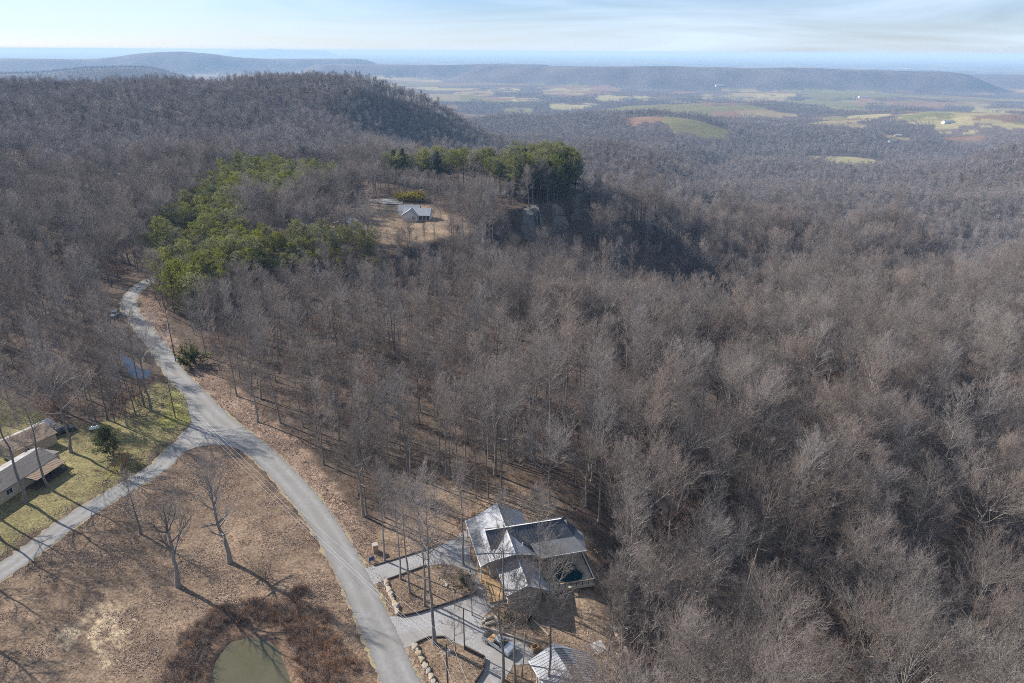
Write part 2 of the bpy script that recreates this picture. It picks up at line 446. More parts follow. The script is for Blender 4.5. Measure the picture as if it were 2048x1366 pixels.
RIDGES = [
 # polyline, height over the valley, half-width of the flat top, width of the flank
 ([far_pt(1010, 6800), far_pt(1150, 6500), far_pt(1400, 6250), far_pt(1650, 6350), far_pt(1880, 6600)], 130, 150, 480, 11),
 ([far_pt(1385, 6500), far_pt(1560, 6500)], 16, 100, 400, 12),
 ([far_pt(690, 8000), far_pt(860, 7800), far_pt(1040, 7900)], 122, 200, 500, 13),
 ([far_pt(-400, 8800), far_pt(-100, 9000), far_pt(300, 9000), far_pt(660, 9300)], 150, 300, 700, 14),
 ([far_pt(348, 8800), far_pt(366, 8850)], 72, 20, 800, 15),
 ([far_pt(-300, 4700), far_pt(0, 4600), far_pt(140, 4600), far_pt(235, 4500)], 118, 120, 520, 16),
 ([far_pt(235, 4500), far_pt(300, 4300)], 30, 60, 420, 17),
 ([far_pt(490, 33000), far_pt(520, 33000)], 236, 250, 800, 18),
 ([far_pt(585, 33000), far_pt(630, 33200)], 246, 250, 1000, 19),
 ([far_pt(1900, 8200), far_pt(2200, 8200)], 70, 200, 700, 20),
 ([far_pt(1560, 2350), far_pt(1330, 2250)], 44, 60, 420, 21),
 ([far_pt(1060, 2100), far_pt(1240, 1950)], 46, 60, 380, 23),
 ([far_pt(1350, 3300), far_pt(1500, 3350)], 34, 60, 420, 25),
 ([far_pt(1950, 2900), far_pt(2300, 2700)], 60, 80, 650, 22),
]
def terr(x, y):
    x = np.asarray(x, float); y = np.asarray(y, float)
    shp = x.shape; x = x.ravel(); y = y.ravel()
    r = np.hypot(x, y)
    out = np.empty(x.shape)
    az = np.arctan2(x, y)
    back = sstep(0.85, 1.3, np.abs(az))
    azc = np.clip(az, -0.85, 0.85)
    u = azc*_K; v = np.log(np.clip(r, 60, 2000))
    for i in range(0, len(x), 60000):
        s = slice(i, i+60000)
        A = _phi(u[s, None]-_u[None], v[s, None]-_v[None])
        out[s] = A @ _w[:len(_u)] + _w[-3] + _w[-2]*u[s] + _w[-1]*v[s]
    und = (fbm(x/55, y/55, 3, 3)-0.5)
    out += und*np.clip((r-90)/300, 0, 1)*9 + (fbm(x/190, y/190, 5, 3)-0.5)*np.clip((r-400)/600, 0, 1)*50
    rg_ = 1-np.abs(fbm(x/520+3.1, y/430, 47, 3)-0.5)*4
    fx_, fy_ = at(1703, 323, -163)
    out += (rg_-0.55)*85*np.clip((r-620)/500, 0, 1)*sstep(0.0, 0.2, az)*sstep(110, 330, seg_dist(x, y, [(fx_*1.1, fy_*1.1), (fx_*0.5, fy_*0.5)]))      # folded hollows of the valley sides
    # bluff with a near-vertical face
    m = (r < 700) & (r > 150)
    if m.any():
        d = sdist(x[m], y[m], MESA) + (fbm(x[m]/9, y[m]/9, 31, 3)-0.5)*5
        top = 0.4 + (fbm(x[m]/30, y[m]/30, 8, 2)-0.5)*1.0 - np.clip(d, 0, 1e9)*(0.75+5.2*sstep(-10, 5, x[m]))
        top = np.where(d > 45, -1e3, top)
        out[m] = np.maximum(out[m], top)
    # level ground round the road and houses
    m = r < 420
    if m.any():
        d = sdist(x[m], y[m], FLAT)
        k = 1 - sstep(0, 16, d)
        out[m] = out[m]*(1-k)
        b = sdist(x[m], y[m], BANK); p = sdist(x[m], y[m], POND)
        out[m] -= 1.0*(1-sstep(-6, 0.5, b)) + 1.2*(1-sstep(-2.0, 0.3, p))
    # valley floor and far ridges
    m = r > 1500
    if m.any():
        xx, yy = x[m], y[m]
        z = -168 + (fbm(xx/1100, yy/1100, 40, 4)-0.5)*44*np.clip(1-(r[m]-12000)/9000, 0.15, 1)
        z = z + (fbm(xx/380, yy/330, 45, 3)-0.45)*52*np.clip((4800-r[m])/2500, 0, 1)
        for k in RIDGES: z = z + ridge(xx, yy, *k)
        t = sstep(1550, 2050, r[m])
        out[m] = out[m]*(1-t) + z*t
    out = out*(1-back) + back*np.where(r > 1500, np.minimum(out, -20), 0)
    return out.reshape(shp)

def tz(x, y): return float(terr(np.array([x]), np.array([y]))[0])

def G(px, py):
    """where the photograph's ray meets the ground"""
    d = ray(px, py)
    t = np.exp(np.linspace(math.log(60), math.log(60000), 3000))
    h = CAM_H + d[2]*t - terr(d[0]*t, d[1]*t)
    i = int(np.argmax(h < 0)) if (h < 0).any() else len(t)-1
    i = max(i, 1)
    k = h[i-1]/(h[i-1]-h[i]+1e-9)
    tt = t[i-1] + k*(t[i]-t[i-1])
    return (float(d[0]*tt), float(d[1]*tt))

# polar ground sheet, finest towards the photographed side
ang = np.concatenate([np.radians(np.arange(-64, 64.01, 0.17)), np.radians(np.arange(68, 296, 4))])
rad = [22.0]
while rad[-1] < 62000: rad.append(rad[-1]*(1.0095 if rad[-1] < 2500 else 1.0125))
rad = np.array(rad)
NA, NR = len(ang), len(rad)
gx = (rad[:, None]*np.sin(ang)[None]); gy = (rad[:, None]*np.cos(ang)[None])
gz = terr(gx, gy)
GX, GY, GZ = gx.ravel(), gy.ravel(), gz.ravel()
GR = np.hypot(GX, GY)

# ------------------------------------------------------------------ what covers the ground
def ell(px, py, rx, ry, c):
    x, y = G(px, py)
    x1, y1 = G(px, py-ry); x2, y2 = G(px, py+ry)
    D = math.hypot(x, y)
    ryw = min(max(0.75*math.hypot(x1-x2, y1-y2), 20), 1.5*rx*D/1365.0)
    return (x, y, rx*D/1365.0, ryw, math.atan2(x, y), c)
TANF, GRNF, REDF, PALF = (0.27, 0.215, 0.13), (0.19, 0.18, 0.085), (0.24, 0.155, 0.105), (0.33, 0.29, 0.155)
FIELDS = [ell(*q) for q in [
 (1703,323,50,8,PALF),(1627,314,12,6,TANF),(1594,205,95,13,GRNF),(1494,197,70,7,TANF),(1714,165,90,5,TANF),(1264,198,55,6,PALF),
 (1384,240,62,5,GRNF),(1139,210,45,8,PALF),(1124,187,40,6,TANF),(1190,177,50,5,REDF),(1424,172,60,5,TANF),(1599,169,40,4,PALF),
 (1500,181,42,5,TANF),(1969,247,65,10,PALF),(1939,210,38,5,TANF),(1849,230,44,5,GRNF),(1799,205,62,7,REDF),(1680,252,38,4,TANF),
 (1930,277,34,3,REDF),(1795,275,20,3,TANF),(1324,162,24,5,REDF),(1454,230,28,5,REDF),(1294,235,38,5,REDF),(1054,200,28,6,PALF),
 (1974,150,55,4,TANF),(875,214,42,6,REDF),(915,202,28,3,GRNF),(765,175,34,3,TANF),(950,186,44,5,TANF),(1034,222,30,5,GRNF),
 (1560,190,40,3,PALF),(1640,183,60,3,GRNF),(1860,165,60,3,TANF),(1380,205,36,4,TANF),(1240,225,26,4,TANF),(2010,225,40,4,PALF),
 (1560,228,40,4,TANF),(1740,232,30,3,PALF),(1010,180,30,3,PALF),(640,168,60,2,GRNF),(540,158,60,2,TANF),(700,160,70,2,GRNF),(430,150,50,2,TANF),(820,158,50,2,TANF),(330,152,50,2,PALF),
]]
def field_at(x, y):
    """index of the valley field at a point, -1 for none"""
    r = np.full(x.shape, -1)
    rr = np.hypot(x, y)
    w = 1+ (fbm(x/(rr*0.02+1), y/(rr*0.02+1), 60, 3)-0.5)*1.1
    for i, (cx, cy, a, b, th, c) in enumerate(FIELDS):
        dx, dy = x-cx, y-cy
        m = (np.abs(dx) < 3*max(a, b)) & (np.abs(dy) < 3*max(a, b))
        if not m.any(): continue
        s, q = math.sin(th), math.cos(th)
        e = (np.abs((dx*q - dy*s)/a)**3.5 + np.abs((dx*s + dy*q)/b)**3.5)**(1/3.5)
        r[m & (e < w)] = i
    r[~terr_low(x, y)] = -1
    far_ = rr > 2050
    r[far_ & (fbm(x/110, y/150, 66, 3) > 0.60)] = -1                      # woodlots and hedges inside the farmland
    r[far_ & (np.abs(fbm(x/260, y/320, 67, 2)-0.5) < 0.012)] = -1
    return r
def wild_field(x, y):
    """small unnamed clearings of the valley farmland"""
    rr = np.hypot(x, y)
    n = fbm(x/420, y/300, 77, 3); big = fbm(x/2600, y/1900, 78, 2)
    return (rr > 2600) & (n > 0.615 - 0.10*np.clip((big-0.45)*4, -0.4, 1)) & (terr_low(x, y))
def terr_low(x, y):
    s = np.zeros(x.shape)
    for k in RIDGES:
        if k[1] > 60: s = s + ridge(x, y, *k)
    return s < 8

ROADC = W([(900,1520),(803,1366),(768,1285),(742,1230),(713,1165),(680,1102),(645,1045),(605,992),(558,940),(508,893),(440,840),(392,790),(350,745),(318,697),(285,655),(262,625),(257,603),(268,585),(292,565),(330,550),(380,538),(430,528)])
SIDE = W([(440,850),(404,868),(362,890),(316,935),(234,985),(143,1042),(65,1100),(0,1145),(-100,1215),(-260,1330)])
DITCH = W([(238,702),(250,712),(262,718),(275,732),(282,740),(299,738),(300,748),(290,756),(272,757),(258,748),(252,730)])
FIELD = W([(-60,1215),(62,1122),(145,1060),(243,1000),(338,916),(378,897),(420,889),(470,900),(520,935),(560,985),(600,1035),(640,1090),(670,1150),(700,1240),(745,1366),(800,1500),(-300,1500)])
LAWN = W([(-200,1180),(0,1112),(60,1070),(142,1018),(222,968),(295,918),(348,876),(380,848),(372,800),(345,770),(330,755),(300,775),(270,800),(250,835),(180,850),(120,845),(0,800),(-200,800)])
LITTER_R = W([(845,1366),(775,1215),(740,1150),(705,1085),(670,1035),(620,980),(575,925),(525,880),(475,840),(425,790),(385,750),(340,700),(305,660),(285,625),(283,590),(300,575),(330,600),(330,650),(360,700),(420,750),(480,785),(540,840),(600,890),(650,960),(700,1010),(740,1060),(760,1100),(720,1130)])
YARD = W([(700,1140),(760,1050),(830,985),(900,960),(1000,955),(1060,985),(1150,1030),(1215,1130),(1232,1200),(1240,1366),(1240,1500),(850,1500),(800,1290)])
MESAYARD = W([(660,470),(690,440),(735,400),(790,396),(870,420),(940,440),(945,470),(860,482),(800,490),(740,485)])
SAND = W([(115,1290),(125,1240),(200,1215),(250,1225),(285,1222),(275,1248),(240,1275),(262,1290),(235,1330),(190,1325),(150,1320)])
RUST = W([(430,1240),(520,1205),(600,1170),(640,1200),(680,1290),(740,1366),(760,1480),(360,1480),(330,1366),(370,1280)])
ROADL = W([(300,556),(360,540),(240,560),(200,600)])

def soft(x, y, poly, w=1.0):
    m = (x > min(p[0] for p in poly)-4*w) & (x < max(p[0] for p in poly)+4*w) & (y > min(p[1] for p in poly)-4*w) & (y < max(p[1] for p in poly)+4*w)
    k = np.zeros(x.shape)
    if m.any():
        n = (fbm(x[m]/2.5, y[m]/2.5, 91, 3)-0.5)*4*w
        k[m] = 1-sstep(-w, w, sdist(x[m], y[m], poly)+n)
    return k

near = GR < 700
cx = np.zeros((len(GX), 3))
nz = fbm(GX/6, GY/6, 21, 4)[:, None]; nz2 = fbm(GX/25, GY/25, 22, 3)[:, None]
cx[:] = np.array((0.108, 0.079, 0.06))*(0.75+0.5*nz)                         # leaf litter of the woods
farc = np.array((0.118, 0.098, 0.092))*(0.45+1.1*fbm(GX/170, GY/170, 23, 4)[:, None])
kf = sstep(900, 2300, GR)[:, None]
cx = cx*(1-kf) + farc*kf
fld = field_at(GX, GY)
for i, f in enumerate(FIELDS):
    m = fld == i
    if m.any(): cx[m] = np.array(f[5])*(0.8+0.35*fbm(GX[m]/60, GY[m]/60, 24, 3)[:, None])
wf = wild_field(GX, GY) & (fld < 0) & (GR > 2600)
pal = np.array([TANF, GRNF, REDF, PALF])
if wf.any():
    pick = (vnoise(GX[wf]/500, GY[wf]/400, 79)*3.99).astype(int)
    cx[wf] = pal[pick]*0.9
def paint(poly, c, w, mask=near):
    k = np.zeros(len(GX)); k[mask] = soft(GX[mask], GY[mask], poly, w)
    k = k[:, None]
    cx[:] = cx*(1-k) + np.asarray(c)*k
lit = lambda a, b: (np.array(a)*(1-nz) + np.array(b)*nz)
paint(FIELD, lit((0.15, 0.105, 0.075), (0.27, 0.195, 0.135))*(0.75+0.4*nz2), 1.0)
paint(LAWN, np.where(nz2 > 0.52, lit((0.15, 0.142, 0.048), (0.29, 0.265, 0.08)), lit((0.17, 0.15, 0.07), (0.26, 0.225, 0.105))), 1.2)
paint(LITTER_R, lit((0.22, 0.15, 0.108), (0.38, 0.27, 0.20)), 0.9)
paint(YARD, lit((0.17, 0.12, 0.085), (0.29, 0.215, 0.15)), 1.5)
paint(MESAYARD, lit((0.165, 0.118, 0.08), (0.31, 0.23, 0.155)), 3.0)
paint(RUST, lit((0.14, 0.092, 0.065), (0.25, 0.165, 0.11)), 1.5)
ks = np.zeros(len(GX)); ks[near] = soft(GX[near], GY[near], SAND, 1.5)*(fbm(GX[near]/1.6, GY[near]/1.6, 92, 3) > 0.5)
cx = cx*(1-ks[:, None]*0.8) + 0.8*np.array((0.42, 0.33, 0.22))*ks[:, None]
CLEAR_L = [W([(0,338),(60,335),(110,352),(105,372),(60,368),(0,362)], 6), W([(150,352),(200,356),(225,372),(190,376),(150,365)], 5), W([(205,322),(235,322),(235,331),(205,331)], 8)]
for q_ in CLEAR_L: paint(q_, lit((0.30, 0.25, 0.20), (0.45, 0.39, 0.33)), 2.0)
GREEN_V = W([(330,800),(350,770),(368,790),(378,835),(350,850),(335,835)])
paint(GREEN_V, lit((0.20, 0.20, 0.06), (0.30, 0.27, 0.09)), 1.0)

idx = np.arange(NR*NA).reshape(NR, NA)
q = np.stack([idx[:-1, :], np.roll(idx, -1, 1)[:-1, :], np.roll(idx, -1, 1)[1:, :], idx[1:, :]], -1).reshape(-1, 4)
V = np.stack([GX, GY, GZ], 1)
V = np.concatenate([V, [[0, 0, gz[0].mean()]]])
q = q[:, ::-1]
fan = np.stack([idx[0], np.roll(idx[0], -1), np.full(NA, len(V)-1)], 1)[:, ::-1]

m, n, l, b = mat('ground', (0.2, 0.15, 0.1), 0.95, 0.1)
at_n = n.new('ShaderNodeAttribute'); at_n.attribute_name = 'cover'
tc = n.new('ShaderNodeTexCoord')
n1 = n.new('ShaderNodeTexNoise'); n1.inputs['Scale'].default_value = 2.2; n1.inputs['Detail'].default_value = 6; n1.inputs['Roughness'].default_value = 0.75
n2 = n.new('ShaderNodeTexNoise'); n2.inputs['Scale'].default_value = 0.08; n2.inputs['Detail'].default_value = 6; n2.inputs['Roughness'].default_value = 0.7
l.new(tc.outputs['Object'], n1.inputs['Vector']); l.new(tc.outputs['Object'], n2.inputs['Vector'])
r1 = n.new('ShaderNodeMapRange'); r1.inputs['From Min'].default_value = 0.3; r1.inputs['From Max'].default_value = 0.7; r1.inputs['To Min'].default_value = 0.35; r1.inputs['To Max'].default_value = 1.6
r2 = n.new('ShaderNodeMapRange'); r2.inputs['From Min'].default_value = 0.3; r2.inputs['From Max'].default_value = 0.7; r2.inputs['To Min'].default_value = 0.75; r2.inputs['To Max'].default_value = 1.25
l.new(n1.outputs['Fac'], r1.inputs['Value']); l.new(n2.outputs['Fac'], r2.inputs['Value'])
mm = n.new('ShaderNodeMath'); mm.operation = 'MULTIPLY'
n3 = n.new('ShaderNodeTexNoise'); n3.inputs['Scale'].default_value = 0.55; n3.inputs['Detail'].default_value = 5; n3.inputs['Roughness'].default_value = 0.7
l.new(tc.outputs['Object'], n3.inputs['Vector'])
r3 = n.new('ShaderNodeMapRange'); r3.inputs['From Min'].default_value = 0.3; r3.inputs['From Max'].default_value = 0.7; r3.inputs['To Min'].default_value = 0.65; r3.inputs['To Max'].default_value = 1.35
l.new(n3.outputs['Fac'], r3.inputs['Value'])
m0 = n.new('ShaderNodeMath'); m0.operation = 'MULTIPLY'; l.new(r1.outputs['Result'], m0.inputs[0]); l.new(r3.outputs['Result'], m0.inputs[1])
l.new(m0.outputs[0], mm.inputs[0]); l.new(r2.outputs['Result'], mm.inputs[1])
vm = n.new('ShaderNodeVectorMath'); vm.operation = 'SCALE'
l.new(at_n.outputs['Color'], vm.inputs[0]); l.new(mm.outputs[0], vm.inputs['Scale'])
l.new(vm.outputs['Vector'], b.inputs['Base Color'])
bp = n.new('ShaderNodeBump'); bp.inputs['Strength'].default_value = 0.7; bp.inputs['Distance'].default_value = 0.12
l.new(n1.outputs['Fac'], bp.inputs['Height']); l.new(bp.outputs['Normal'], b.inputs['Normal'])
M['ground'] = m

me = bpy.data.meshes.new('ground')
nv = len(V)
me.vertices.add(nv); me.vertices.foreach_set('co', V.astype(np.float32).ravel())
loops = np.concatenate([q.ravel(), fan.ravel()]).astype(np.int32)
me.loops.add(len(loops)); me.loops.foreach_set('vertex_index', loops)
starts = np.concatenate([np.arange(len(q))*4, len(q)*4 + np.arange(len(fan))*3]).astype(np.int32)
me.polygons.add(len(starts)); me.polygons.foreach_set('loop_start', starts)
me.polygons.foreach_set('use_smooth', np.ones(len(starts), bool))
me.update(calc_edges=True); me.validate()
ca = me.attributes.new('cover', 'FLOAT_COLOR', 'POINT')
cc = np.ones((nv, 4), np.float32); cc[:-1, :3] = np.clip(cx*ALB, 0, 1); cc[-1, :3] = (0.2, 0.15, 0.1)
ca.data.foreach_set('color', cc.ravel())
me.materials.append(m)
ground = bpy.data.objects.new('ground', me); COL.objects.link(ground)
tag(ground, kind='structure')
# ------------------------------------------------------------------ roads, drives, water, rock
from mathutils.geometry import tessellate_polygon

def spline(pts, n=8):
    P = [np.array(p, float) for p in pts]; P = [2*P[0]-P[1]] + P + [2*P[-1]-P[-2]]
    out = []
    for i in range(1, len(P)-2):
        for k in range(n):
            t = k/n; a, b2, c, d = P[i-1], P[i], P[i+1], P[i+2]
            out.append(0.5*((2*b2)+(c-a)*t+(2*a-5*b2+4*c-d)*t*t+(3*b2-a-3*c+d)*t**3))
    out.append(P[-2]); return out

def ribbon(mb, pts, half, dz, rough=0.0, follow=False, seed=0):
    g = np.random.default_rng(seed)
    pts = [np.array(p) for p in pts]
    v, f = [], []
    for i, p in enumerate(pts):
        d = pts[min(i+1, len(pts)-1)]-pts[max(i-1, 0)]; d /= np.linalg.norm(d)+1e-9
        nrm = np.array((-d[1], d[0]))
        w = half(i/(len(pts)-1)) if callable(half) else half
        for s in (-1, 1):
            q = p+nrm*s*(w+g.normal(0, rough)); v.append((q[0], q[1], dz))
    if follow:
        z = terr(np.array([q[0] for q in v]), np.array([q[1] for q in v]))
        v = [(q[0], q[1], zz+dz) for q, zz in zip(v, z)]
    f = [(2*i, 2*i+1, 2*i+3, 2*i+2) for i in range(len(pts)-1)]
    mb.add(v, f)

def sheet(name, loops, z, mt, kind='structure', rough=0.0):
    """flat sheet inside the first outline, with the other outlines cut out"""
    g = np.random.default_rng(5)
    L2 = []
    for lp in loops:
        q = []
        for i in range(len(lp)):
            a, b2 = np.array(lp[i]), np.array(lp[(i+1) % len(lp)])
            k = max(1, int(np.linalg.norm(b2-a)/0.7))
            for j in range(k):
                p = a+(b2-a)*j/k + (g.normal(0, rough, 2) if rough else 0)
                q.append(Vector((p[0], p[1], z)))
        L2.append(q)
    tri = tessellate_polygon(L2)
    v = [tuple(p) for q in L2 for p in q]
    mb = MB(); mb.add(v, [tuple(t) for t in tri])
    o = mb.build(name, mt)
    if o.data.polygons and np.mean([p.normal.z for p in o.data.polygons]) < 0:
        o.data.flip_normals()
    return tag(o, kind=kind)

road_c = spline(ROADC, 10); side_c = spline(SIDE, 10)
mb = MB()
ribbon(mb, side_c, 2.6, 0.020, 0.25, True, 1); ribbon(mb, road_c, lambda t: 2.85, 0.024, 0.22, True, 2)
tag(mb.build('road_verge', M['verge']), kind='structure')
def worn_road(name, pts, half, dz, seed):
    """road sheet whose wheel tracks and ragged edges are worn paler or dirtier (a 'wear' value per point)"""
    g = np.random.default_rng(seed)
    pts = spline(pts, 3)
    cross = np.array([-1, -0.86, -0.66, -0.45, -0.24, 0, 0.24, 0.45, 0.66, 0.86, 1.0])
    wear = np.array([0.74, 0.90, 1.0, 1.10, 0.97, 0.90, 0.97, 1.10, 1.0, 0.90, 0.74])
    v, wv = [], []
    for i, p in enumerate(pts):
        d = pts[min(i+1, len(pts)-1)]-pts[max(i-1, 0)]; d = d/(np.linalg.norm(d)+1e-9); nrm = np.array((-d[1], d[0]))
        for c, w_ in zip(cross, wear):
            k = c*half+(g.normal(0, 0.13) if abs(c) == 1 else 0)
            v.append(p+nrm*k); wv.append(w_*(1+0.10*(float(vnoise(np.array([i/9.0]), np.array([c*2.0]), seed)[0])-0.5)))
    v = np.array(v); z = terr(v[:, 0], v[:, 1])+dz
    K = len(cross); i = np.arange((len(pts)-1)*K).reshape(-1, K)[:, :-1]
    F = np.stack([i, i+1, i+1+K, i+K], -1).reshape(-1, 4)[:, ::-1]
    me = np_mesh(name, np.column_stack([v, z]), F, [M['road_asphalt']])
    a = me.attributes.new('wear', 'FLOAT', 'POINT'); a.data.foreach_set('value', np.array(wv, np.float32))
    if me.polygons[0].normal.z < 0: me.flip_normals()
    o = bpy.data.objects.new(name, me); COL.objects.link(o); return tag(o, kind='structure')
worn_road('side_road', side_c, 2.25, 0.040, 3); worn_road('main_road', road_c, 2.5, 0.052, 4)
sheet('road_junction', [W([(384,846),(379,852),(356,874),(374,902),(398,893),(424,889),(452,891),(478,899),(505,915),(520,900),(470,850),(420,805),(384,790),(372,800)])], 0.047, M['asphalt'], rough=0.06)

def Z2(pts): return [(700+a/3.657, 1080+b/3.657) for a, b in pts]
DRIVE = Z2([(95,215),(200,178),(430,110),(640,45),(760,0),(830,-70),(870,-40),(880,130),(960,280),(1060,400),(1080,470),(980,560),(960,620),(1010,680),(1200,720),(1340,800),(1350,900),(1190,915),(1130,1046),(1120,1110),(900,1110),(925,1040),(980,960),(985,860),(840,790),(700,710),(570,715),(470,760),(410,790),(385,780),(290,570),(370,560),(620,505),(345,545),(340,545),(250,310),(165,320)])
DRIVE = Z2([(95,215),(200,178),(430,110),(640,45),(760,0),(830,-70),(870,-40),(880,130),(960,280),(1060,400),(1080,470),(980,560),(960,620),(1010,680),(1200,720),(1340,800),(1350,900),(1190,915),(1130,1046),(1120,1110),(900,1110),(925,1040),(980,960),(985,860),(840,790),(700,710),(570,715),(470,760),(410,790),(385,780),(285,565),(370,560),(640,490),(800,430),(930,385),(900,300),(830,215),(760,180),(640,178),(560,190),(440,235),(270,290),(175,325)])
sheet('gravel_drive', [W(DRIVE)], 0.032, M['gravel'], rough=0.08)
sheet('concrete_pad', [W([(1179,1288),(1201,1280),(1212,1296),(1204,1305),(1193,1308)])], 0.02+0.01, M['concrete'])
sheet('gravel_lot', [[(p[0], p[1]) for p in W([(735,402),(775,400),(808,404),(806,412),(770,411),(738,407)])]], 0.0, M['gravel'], rough=0.2).location.z = 1.0

sheet('pond', [W([(390,1500),(395,1340),(412,1300),(445,1262),(500,1244),(560,1258),(590,1310),(612,1400),(612,1500)])], -1.32, M['pond_water'])
sheet('ditch_pool', [W([(a, b) for a, b in [(236,702),(247,709),(258,716),(268,724),(280,737),(288,741),(298,737),(302,745),(296,755),(284,757),(272,757),(259,750),(250,740),(244,722)]])], 0.03, M['ditch_water'], rough=0.15)

# sandstone face: the bluff below the pines
def rock_face(name, edge, depth, lead, sz):
    cum = [0.0]
    for i in range(1, len(edge)): cum.append(cum[-1]+float(np.linalg.norm(edge[i]-edge[i-1])))
    NE, NV = len(edge), 30
    v = []
    top = terr(np.array([p[0] for p in edge]), np.array([p[1] for p in edge]))
    for i in range(NE):
        d = edge[min(i+1, NE-1)]-edge[max(i-1, 0)]; d /= np.linalg.norm(d); out = np.array((d[1], -d[0]))
        for j in range(NV):
            t = j/(NV-1); z = 0.2-depth*t
            a = np.array([cum[i]/sz]); b = np.array([z/sz])
            jt = float(vnoise(np.floor(a/3.4+0.35*np.sin(b*0.5)), np.floor(b/6.0), 55)[0]); big = float(fbm(a/10, b/22, 56, 3)[0])
            st = float(vnoise(a*0+3, np.floor(b/1.7+0.3*fbm(a/6, b, 59, 2)), 57)[0]); fine = float(fbm(a/1.6, b/1.2, 60, 3)[0])
            o_ = (2.2+5.0*t+(jt-0.5)*2.6+(big-0.5)*6.0+(st-0.5)*0.7+(fine-0.5)*1.2-1.4*math.exp(-((t-0.75)/0.1)**2))*sz
            o_ -= (max(0, lead-i)+max(0, lead-(NE-1-i)))*0.9
            if j == 0: o_, z = -2.5, 0.1
            if j == 1: o_ = min(o_, 2.2)
            q = edge[i]+out*o_
            v.append((q[0], q[1], z+top[i]))
    f = [(i*NV+j, (i+1)*NV+j, (i+1)*NV+j+1, i*NV+j+1) for i in range(NE-1) for j in range(NV-1)]
    mb = MB(); mb.add(v, f)
    return tag(mb.build(name, M['cliff']), kind='structure')
rock_face('bluff', spline(W([(1035,426),(1052,416),(1070,412),(1105,411),(1135,402),(1156,392),(1170,382),(1165,370)]), 14), 27, 10, 1.0)
# ------------------------------------------------------------------ buildings
def roof_ribs(mb, quad, n, h=0.05, w=0.06, mat=0):
    """standing seams running down a roof plane; quad = two ridge points, then two eave points"""
    a, b, c, d = (np.array(p, float) for p in quad)
    for i in range(n+1):
        t = (i+0.0)/n
        p, q = a+(b-a)*t, d+(c-d)*t
        if np.linalg.norm(p-q) < 0.3: continue
        mb.bar(p+np.array((0, 0, h*0.4)), q+np.array((0, 0, h*0.4)), w, h, mat)

def window(parent, c, along, nrm, w, h, frame=None, name='window'):
    """a framed pane on a wall: c = centre on the wall, along = unit vector along the wall, nrm = outward"""
    c, a, nn = np.array(c, float), np.array(along, float), np.array(nrm, float)
    z = np.array((0, 0, 1.0))
    mb = MB()
    t = 0.09
    for s in (-1, 1):
        mb.obox(c+a*s*(w/2+t/2)+nn*0.04, a*t/2, nn*0.05, z*(h/2+t))
        mb.obox(c+z*s*(h/2+t/2)+nn*0.04, a*w/2, nn*0.05, z*t/2)
    mb.obox(c+nn*0.03, a*0.03, nn*0.03, z*h/2)
    f = mb.build(name, frame or M['white_paint'], parent)
    MB().obox(c+nn*0.012, a*w/2, nn*0.012, z*h/2).build('pane', M['glass'], f)
    return f

def gable_walls(mb, u0, u1, v0, v1, eave, ridge, axis='u', z0=-0.6):
    """walls with two gables as one solid; the ridge runs along axis"""
    if axis == 'u':
        m = (v0+v1)/2
        v = [(u0,v0,z0),(u1,v0,z0),(u1,v1,z0),(u0,v1,z0),(u0,v0,eave),(u1,v0,eave),(u1,v1,eave),(u0,v1,eave),(u0,m,ridge),(u1,m,ridge)]
        f = [(0,1,5,4),(2,3,7,6),(1,2,6,9,5),(3,0,4,8,7),(4,5,9,8),(6,7,8,9),(3,2,1,0)]
    else:
        m = (u0+u1)/2
        v = [(u0,v0,z0),(u1,v0,z0),(u1,v1,z0),(u0,v1,z0),(u0,v0,eave),(u1,v0,eave),(u1,v1,eave),(u0,v1,eave),(m,v0,ridge),(m,v1,ridge)]
        f = [(3,0,4,7),(1,2,6,5),(0,1,5,8,4),(2,3,7,9,6),(4,8,9,7),(5,6,9,8),(3,2,1,0)]
    return mb.add(v, f)

def local_frame(name, ox, oy, ang, label, cat='house', z=0.0):
    """house frame: x along the given angle, y 90 degrees to its left"""
    o = empty(name, (ox, oy, z), ang, label, cat)
    return o

# --- the grey-roofed house by the drive (x to the right, y away from the viewer)
H = local_frame('metal_roofed_house', 0.72, 91.31, math.radians(14.0), 'large house with crossing grey metal roofs, wraparound porch and pool deck')
wl_ = MB()
gable_walls(wl_, -3.6, 4.4, 3.2, 14.0, 3.9, 6.6, 'v')
gable_walls(wl_, -3.2, 11.2, 4.1, 9.3, 5.5, 7.4, 'u', -0.6)
gable_walls(wl_, -2.0, 3.5, -4.3, 3.3, 3.0, 5.1, 'v')
wall = wl_.build('wall', M['tan_siding'], H)
def roofs(name, quads, m, th=0.14, ribs=None, parent=H, trim=True):
    mb = MB()
    for q in quads: mb.slab(q, th)
    if ribs:
        for q, n_ in ribs: roof_ribs(mb, q, n_)
    return mb.build(name, m, parent)
# main gable with a prow front: ridge x=0 running away
A0, A1 = (0.0, 0.0, 7.5), (0.0, 14.3, 7.5)
roofs('main_roof', [[A0, A1, (-3.9, 14.8, 4.8), (-3.9, 2.2, 4.8)], [A1, A0, (5.2, 2.9, 4.0), (5.2, 15.0, 4.0)]], M['steel_roof'])
roofs('porch_roof', [[(-3.9, 14.8, 4.76), (-3.9, 2.2, 4.76), (-5.35, 2.6, 3.6), (-5.7, 15.6, 3.6)]], M['grey_roof'])
